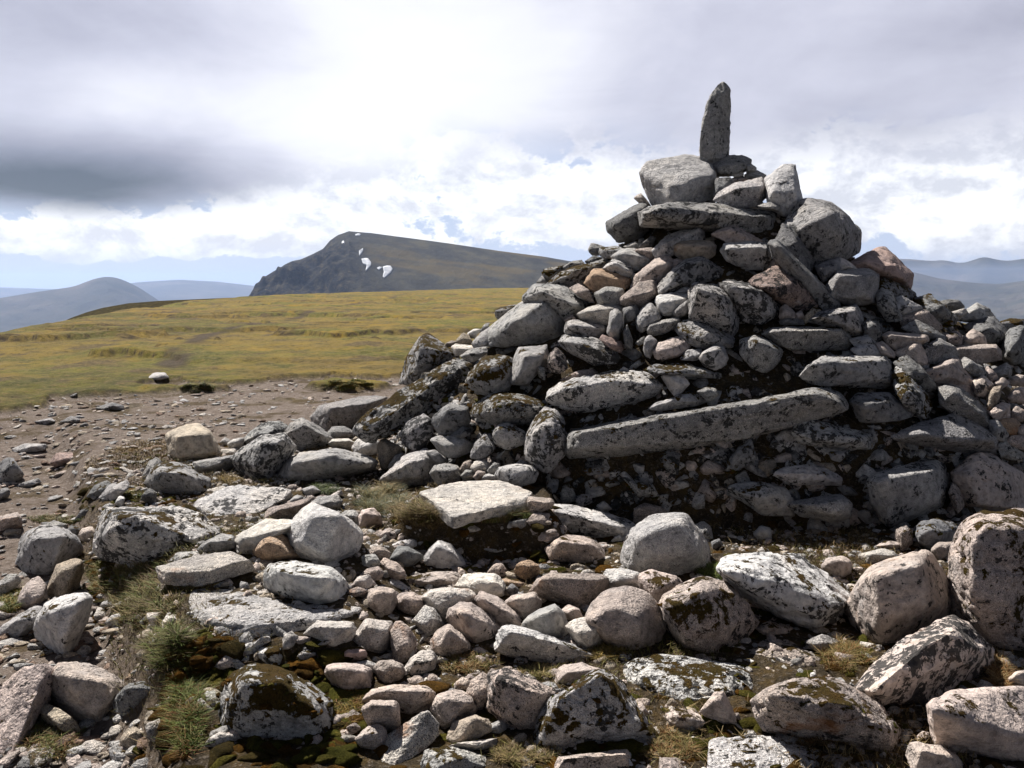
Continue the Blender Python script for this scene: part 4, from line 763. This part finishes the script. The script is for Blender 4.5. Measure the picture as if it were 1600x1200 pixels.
FOOT = build_stones(STONES)

# ------------------------------------------------------------ ground sheet
def ring_mesh(azs, rs):
    a, r = np.meshgrid(azs, rs); x = r*np.sin(a); y = r*np.cos(a); na, nr = len(azs), len(rs)
    i = np.arange(na*nr).reshape(nr, na); f = np.stack([i[:-1, :-1], i[:-1, 1:], i[1:, 1:], i[1:, :-1]], -1).reshape(-1, 4)
    return x.ravel(), y.ravel(), f
azs = np.concatenate([np.linspace(-math.pi, -.72, 60, endpoint=False), np.linspace(-.72, .72, 620), np.linspace(.72, math.pi, 61)[1:]])
rs = np.concatenate([[.02, .3], np.geomspace(.8, 300, 760), np.geomspace(320, 15000, 50)])
gx, gy, gf = ring_mesh(azs, rs); gz = ground(gx, gy, True); gg, gv, gr_ = zones(gx, gy); hm_, hf_ = hags(gx, gy, gr_)
m, t = newmat('moorland')
P = N(t, 'ShaderNodeTexCoord').outputs['Object']
zc = N(t, 'ShaderNodeSeparateColor', {0: N(t, 'ShaderNodeAttribute', attribute_name='zone', attribute_type='GEOMETRY').outputs['Color']}).outputs
n0 = NZ(t, P, .22, 5, .6); n1 = NZ(t, P, 1.6, 6, .62); n2 = NZ(t, P, 9, 6, .68); n3 = NZ(t, P, 45, 5, .7); n4 = NZ(t, P, 160, 3, .7)
gr = RAMP(t, n1, [(.28, (.105, .084, .034)), (.42, (.150, .112, .036)), (.56, (.210, .148, .036)), (.74, (.28, .19, .042))])
gr = MIX(t, SM(t, n0, .45, .58), gr, MIX(t, 1, gr, (.66, .86, .80), 'MULTIPLY')); gr = MIX(t, SM(t, NZ(t, P, .5, 6, .65), .54, .64), gr, (.105, .078, .042)); gr = MIX(t, SM(t, NZ(t, P, .33, 6, .65, .5), .56, .66), gr, (.25, .165, .028))
gr = MIX(t, M(t, 'MULTIPLY', SM(t, n2, .48, .64), .8), gr, (.20, .145, .06)); gr = MIX(t, M(t, 'MULTIPLY', SM(t, n2, .46, .34), .75), gr, (.060, .048, .018))
gr = MIX(t, 1, gr, RAMP(t, n3, [(.25, (.55, .55, .5)), (.7, (1.3, 1.3, 1.25))]), 'MULTIPLY')
pe = MIX(t, n3, (.018, .013, .009), (.06, .042, .027))
gr = MIX(t, M(t, 'MULTIPLY', SM(t, NZ(t, P, .09, 4, .6), .42, .60), .55), gr, MIX(t, 1, gr, (.74, .70, .95), 'MULTIPLY'))
gr = MIX(t, zc[2], gr, pe)
gv_ = RAMP(t, n2, [(.25, (.080, .060, .046)), (.5, (.180, .140, .112)), (.75, (.275, .228, .195))])
gv_ = MIX(t, SM(t, n3, .52, .66), gv_, (.34, .29, .25)); gv_ = MIX(t, M(t, 'MULTIPLY', SM(t, n4, .5, .7), .6), gv_, (.07, .05, .04))
gv_ = MIX(t, M(t, 'MULTIPLY', SM(t, M(t, 'ADD', n1, M(t, 'MULTIPLY', M(t, 'SUBTRACT', n3, .5), .3)), .53, .62), .85), gv_, (.070, .048, .020))
so_ = RAMP(t, n2, [(.3, (.022, .017, .012)), (.48, (.060, .045, .028)), (.60, (.085, .056, .024)), (.78, (.055, .052, .018))])
so_ = MIX(t, M(t, 'MULTIPLY', SM(t, n3, .54, .64), .7), so_, (.20, .165, .14))
so_ = MIX(t, 1, so_, RAMP(t, n4, [(.3, (.45, .45, .42)), (.7, (1.5, 1.5, 1.45))]), 'MULTIPLY')
c = MIX(t, zc[0], MIX(t, zc[1], so_, gv_), gr)
fin(t, c, .95, M(t, 'ADD', M(t, 'MULTIPLY', n2, 1.4), M(t, 'ADD', M(t, 'MULTIPLY', n3, .7), M(t, 'MULTIPLY', n4, .25))), .9, .05, .08)
go = link('ground', np.stack([gx, gy, gz], 1), gf, m, True, kind='structure')
steep = np.clip(4.4*hm_*(1-hm_), 0, 1)*hf_*np.clip(.85+f2(gx, gy, .5, 2, 31), 0, 1)
rim = ss(.15, .45, gg)*ss(.95, .6, gg)
attr(go, 'zone', np.stack([gg, gv, np.clip(np.maximum(steep, rim*.9)*ss(120, 60, gr_), 0, 1)], 1))

# ------------------------------------------------------------ hills far off
def hillmat(name, kind):
    m, t = newmat(name); P = N(t, 'ShaderNodeTexCoord').outputs['Object']
    k = {'near': .02, 'far': .0022, 'heath': .35}[kind]
    a = NZ(t, P, k, 8, .65); b = NZ(t, P, k*5, 6, .68); c5 = NZ(t, P, k*22, 4, .7)
    if kind == 'near':
        cr = N(t, 'ShaderNodeSeparateColor', {0: N(t, 'ShaderNodeAttribute', attribute_name='crag', attribute_type='GEOMETRY').outputs['Color']}).outputs
        s = RAMP(t, a, [(.3, (.040, .038, .033)), (.5, (.064, .060, .047)), (.62, (.098, .086, .055)), (.75, (.074, .071, .064))])
        s = MIX(t, M(t, 'MULTIPLY', SM(t, c5, .56, .70), .45), s, (.17, .16, .15))
        s = MIX(t, M(t, 'MULTIPLY', cr[1], .7), s, (.125, .095, .045))
        r = RAMP(t, b, [(.34, (.010, .011, .014)), (.50, (.030, .029, .028)), (.62, (.065, .055, .036)), (.75, (.13, .115, .09))])
        r = MIX(t, SM(t, c5, .52, .68), r, MIX(t, 1, r, (2.2, 2.1, 1.9), 'MULTIPLY'))
        c = MIX(t, cr[0], s, r)
    elif kind == 'heath': c = RAMP(t, b, [(.3, (.02, .018, .012)), (.5, (.05, .042, .022)), (.7, (.085, .066, .03))])
    else: c = RAMP(t, a, [(.3, (.035, .040, .030)), (.5, (.07, .065, .045)), (.66, (.13, .11, .085)), (.8, (.09, .09, .05))])
    fin(t, c, 1., M(t, 'ADD', b, M(t, 'MULTIPLY', c5, .4)), 1., 3.0 if kind == 'near' else 20. if kind == 'far' else .2, .0); return m
def ridge_fn(prof, D, L, seed, rough, drop):
    pr = np.array(prof, float); d = raydir(pr[:, 0], pr[:, 1]); a = np.arctan2(d[:, 0], d[:, 1]); e = d[:, 2]/np.hypot(d[:, 0], d[:, 1])
    def f(A, s):
        sm_ = (0,) if D < 2000 else np.linspace(-.006, .006, 9)
        cz = CZ+D*sum(np.interp(A+k_, a, e) for k_ in sm_)/len(sm_)
        tt = np.abs(s); z = cz-(cz+drop)*tt**(1.15)
        r = D-L*s; x, y = r*np.sin(A), r*np.cos(A); k = rough(A) if callable(rough) else rough
        q = np.stack([x, y, z], -1); nn = fbm(q/(D*.09), 5, seed)+.5*fbm(q/(D*.02), 4, seed+5)
        env = np.minimum(tt*5, 1)+.04; z = z+nn*k*env
        return x, y, z
    return f, a.min(), a.max()
def ridge(name, prof, D, L, seed, rough, drop, mat, na=300, ns=60, back=14):
    f, a0, a1 = ridge_fn(prof, D, L, seed, rough, drop)
    A, s = np.meshgrid(np.linspace(a0, a1, na), np.concatenate([-np.linspace(1, 0, back, endpoint=False), np.linspace(0, 1, ns)**1.3]))
    x, y, z = f(A, s); i = np.arange(A.size).reshape(A.shape)
    fc = np.stack([i[:-1, :-1], i[1:, :-1], i[1:, 1:], i[:-1, 1:]], -1).reshape(-1, 4)
    return link(name, np.stack([x, y, z], -1).reshape(-1, 3), fc, mat, True, kind='structure'), f, A.ravel(), s.ravel()
FARM = hillmat('far_hill', 'far')
ridge('mountains', [(-260, 500), (-60, 474), (0, 466), (60, 456), (115, 448), (140, 438), (158, 433), (172, 432), (190, 436), (215, 448), (232, 459), (246, 468), (262, 480), (330, 520)], 5200, 1700, 3, 30, 390, FARM)
ridge('mountains', [(150, 450), (215, 441), (280, 437), (340, 440), (400, 447), (470, 452), (600, 470)], 9500, 2600, 4, 20, 390, FARM)
ridge('mountains', [(-500, 462), (-100, 446), (0, 449), (90, 452), (200, 449), (420, 455), (700, 470)], 12500, 2500, 6, 20, 390, FARM)
ridge('mountains', [(1250, 412), (1380, 404), (1425, 405), (1455, 408), (1475, 406), (1500, 412), (1520, 407), (1538, 400), (1552, 405), (1575, 408), (1600, 404), (1700, 398), (2000, 420)], 11000, 3000, 7, 30, 390, FARM)
ridge('mountains', [(1200, 430), (1380, 416), (1430, 426), (1470, 436), (1520, 442), (1560, 444), (1600, 439), (1680, 428), (1800, 420), (2100, 440)], 5600, 2300, 9, 50, 390, FARM)
ridge('hillside', [(40, 520), (95, 504), (110, 497), (135, 488), (160, 481), (200, 474), (250, 470), (330, 466.5), (395, 463.5), (460, 462), (560, 470)], 150, 60, 12, .5, 15, hillmat('heath', 'heath'), 220, 40)
HP = [(376, 476), (388, 464), (400, 446), (412, 434), (430, 424), (446, 413), (456, 408), (470, 405), (490, 396), (505, 388), (516, 375), (528, 367), (545, 361), (580, 364), (640, 372), (700, 380), (780, 392), (850, 401), (890, 408), (1000, 424), (1200, 450)]
az560 = math.atan2(raydir(560, 400)[0], raydir(560, 400)[1]); az470 = az560-.09
ho, HF, HA, HS = ridge('hill', HP, 1500, 520, 15, lambda A: 4+38*np.clip((az560+.02-A)/.10, 0, 1), 150, hillmat('hill_slope', 'near'), 520, 150)
cr_ = np.clip((az560+.012-HA)/.05+.5*fbm(np.stack([HA*60, HS*9, HS*0], -1), 3, 41)+(HS-.02)*1.0*(HA < az560+.05), 0, 1)*np.clip(HS*30+.3, 0, 1)
gold = ss(.1, .5, fbm(np.stack([HA*14, HS*14, HS*0], -1), 4, 43)+.3*(HA-az560)*4-1.2*np.abs(HS-.12))*(HA > az560)
attr(ho, 'crag', np.stack([cr_, gold, gold*0], 1))
SNOW, t = newmat('old_snow'); fin(t, RAMP(t, NZ(t, N(t, 'ShaderNodeTexCoord').outputs['Object'], .12, 4), [(.3, (.33, .35, .39)), (.7, (.54, .55, .58))]), .6)
for lab, po in (('largest rounded snow patch on the hill, lowest of them', [(598, 417), (604, 415.5), (610, 415.6), (613.6, 420), (611, 426), (605, 431), (600, 434.6), (598, 432), (600, 425)]),
                ('hook-shaped snow patch left above the largest one', [(565, 405), (570, 403.8), (575, 403.8), (580, 410), (580, 415), (571, 424), (573, 415), (567, 412)]),
                ('tiny snow patch touching the left of the largest one', [(589, 419), (593, 417), (597.5, 418), (592, 422)]),
                ('small pointed snow patch above the hook-shaped one', [(561, 392), (567, 388), (568, 392), (561.5, 400)]),
                ('speck of snow on the crag nearest the left skyline of the hill', [(534, 378), (537, 376), (538.5, 380), (534, 381)]),
                ('thin snow strip just under the hill top', [(555, 366.6), (559, 365), (564, 366), (562, 368.4), (556, 368.8)])):
    bm = bmesh.new(); vs = [bm.verts.new((a, b, 0)) for a, b in po]; fa = bm.faces.new(vs)
    bmesh.ops.triangulate(bm, faces=bm.faces[:]); bmesh.ops.subdivide_edges(bm, edges=bm.edges[:], cuts=3, use_grid_fill=True); bmesh.ops.triangulate(bm, faces=bm.faces[:])
    uv = np.array([v.co[:2] for v in bm.verts]); fc = np.array([[q.index for q in f.verts] for f in bm.faces]); bm.free()
    d = raydir(uv[:, 0], uv[:, 1]); A = np.arctan2(d[:, 0], d[:, 1]); e = d[:, 2]/np.hypot(d[:, 0], d[:, 1])
    ss_ = np.linspace(.002, .9, 500); best = np.full(len(A), .01); dn = np.zeros(len(A), bool)
    for s_ in ss_:
        x, y, z = HF(A, np.full(len(A), s_)); ok = ((z-CZ)/np.hypot(x, y) <= e) & ~dn; best[ok] = s_; dn |= ok
    x, y, z = HF(A, best); top = np.stack([x, y, z], -1); up = np.array([0, -.9, .7]); n_ = len(top)
    ed = {}
    for f in fc:
        for a, b in ((f[0], f[1]), (f[1], f[2]), (f[2], f[0])): ed[(a, b)] = ed.get((a, b), 0)+1
    rim_ = [(a, b) for (a, b) in ed if (b, a) not in ed]
    allf = [list(f) for f in fc]+[[f[2]+n_, f[1]+n_, f[0]+n_] for f in fc]
    for a, b in rim_: allf += [[b, a, a+n_], [b, a+n_, b+n_]]
    org = top.mean(0)
    link('snow_patch', np.concatenate([top+up, top-up])-org, allf, SNOW, True, org, None, lab, 'snow patch', 'old snow patches on the hill')

# ------------------------------------------------------------ loose rubble and path stones too many to count
def templates(n, lev, flat, seed):
    out = []
    for k in range(n):
        rng = np.random.default_rng(seed+k); P = rng.normal(size=(10, 3)); P /= np.linalg.norm(P, axis=1, keepdims=True)
        P *= np.array([1, .75, flat])*rng.uniform(.75, 1.15, (10, 1)); V, Fc, _ = rock(P*.62, None, 60, .8, rng, lev); out.append((V, Fc))
    return out
def scatter(name, pts, size, tpl, mat, tints, sink, rng, tilt=.5, wear=(.2, .2, 0)):
    Vs, Fs, Ts, Ws, n = [], [], [], [], 0
    for p, s in zip(pts, size):
        V, Fc = tpl[rng.integers(len(tpl))]; a = rng.uniform(0, 6.283); ca, sa = math.cos(a), math.sin(a); b = rng.normal()*tilt; cb, sb = math.cos(b), math.sin(b)
        R = np.array([[ca, -sa, 0], [sa, ca, 0], [0, 0, 1]])@np.array([[1, 0, 0], [0, cb, -sb], [0, sb, cb]])
        Q = (V*s*rng.uniform(.75, 1.25, 3))@R.T+p; Q[:, 2] += s*(.3-sink)
        Vs.append(Q); Fs.append(Fc+n); n += len(V); k = tints[rng.integers(len(tints))]
        Ts.append(np.tile(np.array(k)*rng.uniform(.75, 1.2), (len(V), 1))); Ws.append(np.tile(np.array(wear)*rng.uniform(0, 2, 3), (len(V), 1)))
    o = link(name, np.concatenate(Vs), np.concatenate(Fs), mat, True, kind='stuff')
    attr(o, 'tint', np.concatenate(Ts)); attr(o, 'wear', np.concatenate(Ws)); return o
rng = np.random.default_rng(5)
TP3 = templates(10, 3, .7, 300); TP2 = templates(14, 2, .6, 400); TPF = templates(12, 2, .32, 500)
def onground(x, y): return np.stack([x, y, ground(x, y, True)], 1)
# rubble packed in the cairn and on the field before it
X, Y = rng.uniform(-1.8, 6.2, 9000), rng.uniform(4.9, 9.4, 9000); mk = mound(X, Y) > .06
p1 = onground(X[mk], Y[mk]); tp_ = np.stack([rng.uniform(1.6, 2.5, 46), rng.uniform(8.0, 8.35, 46), 0*rng.uniform(0, 1, 46)], 1); tp_[:, 2] = 2.02+.48*rng.uniform(0, 1, 46)*np.clip(1-np.abs(tp_[:, 0]-2.12)*2.1, 0, 1)
qa = rng.uniform(math.pi, 2*math.pi, 900); qr = rng.uniform(.86, 1.0, 900)
fx, fy = 2.05+np.cos(qa)*qr*np.where(np.cos(qa) < 0, 3.35, 3.0)/1.05, 7.95+np.sin(qa)*qr*2.7/1.05
ft = onground(fx, fy); ft = ft[fx < 4.4]
p1 = np.concatenate([tp_, ft, p1]); mk = np.ones(len(p1), bool); s1 = .07+.17*rng.uniform(0, 1, mk.sum())**1.5
scatter('rubble', p1[:3900], s1[:3900], TP3, RUBBLE, [TINT['g'], TINT['g'], TINT['p'], TINT['d'], TINT['l'], TINT['t']], .62, rng, .7, (.45, .2, 0))
X, Y = rng.uniform(-3.2, 4.6, 18000), 2.1+5.5*rng.uniform(0, 1, 18000)**1.2
mk = (np.abs(X) < Y*.66+.2) & (mound(X, Y) < .3) & (lowpath(X, Y) < .4) & (f2(X, Y, .9, 3, 51) > -.25)
p2 = onground(X[mk], Y[mk]); s2 = .022+.10*rng.uniform(0, 1, mk.sum())**2.6
scatter('small_stones', p2[:6500], s2[:6500], TP2, RUBBLE, [TINT['p'], TINT['p'], TINT['g'], TINT['l'], TINT['t'], TINT['w']], .38, rng, .5, (.15, .12, .1))
# flat fragments on the bare path
R_ = np.exp(rng.uniform(math.log(2.0), math.log(18), 30000)); A_ = rng.uniform(-.72, .3, 30000); X, Y = R_*np.sin(A_), R_*np.cos(A_)
gg2, gv2, _ = zones(X, Y); mk = (gv2 > .5) & (mound(X, Y) < .02) & (f2(X, Y, .8, 3, 61)+.25*rng.normal(size=X.size) > -.22)
p3 = onground(X[mk], Y[mk]); s3 = .016+.13*rng.uniform(0, 1, mk.sum())**3.6
scatter('path_gravel', p3[:9500], s3[:9500], TPF, RUBBLE, [TINT['p'], TINT['g'], TINT['l'], TINT['t'], TINT['w'], (.23, .16, .12)], .25, rng, .22, (.08, .06, .05))

# ------------------------------------------------------------ moss cushions
MOSS, t = newmat('moss'); P = N(t, 'ShaderNodeTexCoord').outputs['Object']
tn = N(t, 'ShaderNodeAttribute', attribute_name='tint', attribute_type='GEOMETRY').outputs['Color']; fur = NZ(t, P, 130, 5, .78)
fin(t, MIX(t, 1, MIX(t, 1, tn, RAMP(t, NZ(t, P, 22, 4), [(.3, (.55, .6, .5)), (.7, (1.35, 1.3, 1.2))]), 'MULTIPLY'), RAMP(t, fur, [(.3, (.35, .35, .3)), (.68, (1.6, 1.6, 1.5))]), 'MULTIPLY'), 1, fur, 1, .03, .05)
MC = [(.12, .058, .012), (.085, .045, .012), (.07, .066, .014), (.10, .085, .02), (.055, .040, .015)]
X, Y = rng.uniform(-3.6, 4.6, 5200), 2.1+6*rng.uniform(0, 1, 5200)**1.15
mk = (np.abs(X) < Y*.68+.2) & (lowpath(X, Y) < .75) & (f2(X, Y, .8, 3, 71) > -.02); mk &= (mound(X, Y) < .9)
p4 = onground(X[mk], Y[mk])
beds = [hitp(u_+ru*rng.normal(size=n_)*.6, v_+rv*rng.normal(size=n_)*.6) for u_, v_, ru, rv, n_ in MOSSBEDS]
FT = np.array(FOOT); p4 = np.concatenate(beds+[p4]); mk = np.ones(len(p4), bool); s4 = rng.uniform(.05, .16, mk.sum())
p4, s4 = np.concatenate([FT[:, :3]-np.array([0, 0, .006]), p4[:1700]]), np.concatenate([FT[:, 3], s4[:1700]])
scatter('moss', p4, s4, templates(8, 3, .42, 600), MOSS, MC, .42, rng, .2)

# ------------------------------------------------------------ grass
GRASS, t = newmat('grass_blade')
tn = N(t, 'ShaderNodeAttribute', attribute_name='tint', attribute_type='GEOMETRY').outputs['Color']
b = fin(t, tn, .7, None, spec=.2)
def blades(root, hgt, wid, lean, col, rng):
    n = len(root); a = rng.uniform(0, 6.283, n); la = rng.uniform(0, 6.283, n); l = lean*rng.uniform(.3, 1.4, n)*hgt
    sd = np.stack([np.cos(a), np.sin(a), a*0], 1)*(wid*rng.uniform(.7, 1.3, n))[:, None]; ld = np.stack([np.cos(la), np.sin(la), la*0], 1)*l[:, None]
    up = np.array([0, 0, 1.])*hgt[:, None]
    V = np.stack([root-sd, root+sd, root+ld*.3+up*.55-sd*.75, root+ld*.3+up*.55+sd*.75, root+ld+up*.92], 1)
    V[:, :2, 2] -= .01
    i = np.arange(n)[:, None]*5; f = np.concatenate([i+np.array([0, 1, 3]), i+np.array([0, 3, 2]), i+np.array([2, 3, 4])])
    return V.reshape(-1, 3), f, np.repeat(col, 5, 0)*np.tile(np.array([.5, .5, .95, .95, 1.35]), n)[:, None]
GC = dict(green=(.10, .13, .025), olive=(.13, .115, .03), straw=(.28, .20, .09), rust=(.16, .075, .022), grey=(.115, .125, .075), brown=(.12, .078, .04), gold=(.25, .165, .03))
def tuft(label, u, v, ru, rv, n, h, mix, lean=1.8):
    n = int(n*4.2); h = h*.32
    a = rng.uniform(0, 6.283, n); k = np.sqrt(rng.uniform(0, 1, n)); cl_ = rng.integers(0, 70, n)
    ca, ck = rng.uniform(0, 6.283, 70), np.sqrt(rng.uniform(0, 1, 70))*rng.uniform(.7, 1.15, 70); chh = rng.uniform(.45, 1.25, 70)
    uu = u+ru*(ck[cl_]*np.cos(ca[cl_])*.9+.16*k*np.cos(a)); vv = v+rv*(ck[cl_]*np.sin(ca[cl_])*.9+.16*k*np.sin(a))
    P = hitp(uu, vv); kp = np.abs(P[:, 1]-np.median(P[:, 1])) < 1.2; P = P[kp]; cl_ = cl_[kp]; n = len(P)
    c = np.array([GC[q] for q in mix.split()])[np.where(rng.uniform(0, 1, n) < .6, cl_ % len(mix.split()), rng.integers(0, len(mix.split()), n))]*rng.uniform(.5, 1.3, (n, 1))
    V, f, cc = blades(P, h*chh[cl_]*rng.uniform(.35, 1.2, n), np.full(n, .0009+.00017*np.median(P[:, 1])), lean, c, rng)
    org = P.mean(0); o = link('grass_tuft', V-org, f, GRASS, False, org, None, label, 'grass tuft', 'grass tufts among the stones'); attr(o, 'tint', cc)
for a in TUFTS: tuft(*a)
# short grass scattered through the soil between the stones
X, Y = rng.uniform(-3.8, 4.8, 200000), 2.0+6.2*rng.uniform(0, 1, 200000)**1.1
mk = (np.abs(X) < Y*.68+.2) & (lowpath(X, Y) < .8) & (mound(X, Y) < .25) & (f2(X, Y, 1.5, 4, 91)+.10*rng.normal(size=X.size) > .08)
Q = onground(X[mk], Y[mk]); n2_ = len(Q); k2 = f2(X[mk], Y[mk], 1.1, 2, 93)+.3*rng.normal(size=n2_)
c2 = np.where((k2 > .2)[:, None], np.array(GC['straw']), np.where((k2 < -.2)[:, None], np.array(GC['olive']), np.array(GC['brown'])))*rng.uniform(.6, 1.3, (n2_, 1))
V, f, cc = blades(Q, rng.uniform(.015, .05, n2_), .0009+.0002*Q[:, 1], 1.5, c2, rng)
o = link('grass', V, f, GRASS, False, kind='stuff'); attr(o, 'tint', cc)

# ------------------------------------------------------------ air
HZ, t = newmat('haze_air')
v = N(t, 'ShaderNodeVolumePrincipled', {'Color': (.52, .67, 1, 1), 'Density': HAZE, 'Anisotropy': .35})
t.links.new(v.outputs[0], N(t, 'ShaderNodeOutputMaterial').inputs['Volume'])
bx = np.array([[x, y, z] for z in (-405, 140) for y in (-15500, 15500) for x in (-15500, 15500)], float)
link('haze', bx, [[0, 2, 3, 1], [4, 5, 7, 6], [0, 1, 5, 4], [2, 6, 7, 3], [0, 4, 6, 2], [1, 3, 7, 5]], HZ, False, kind='stuff')
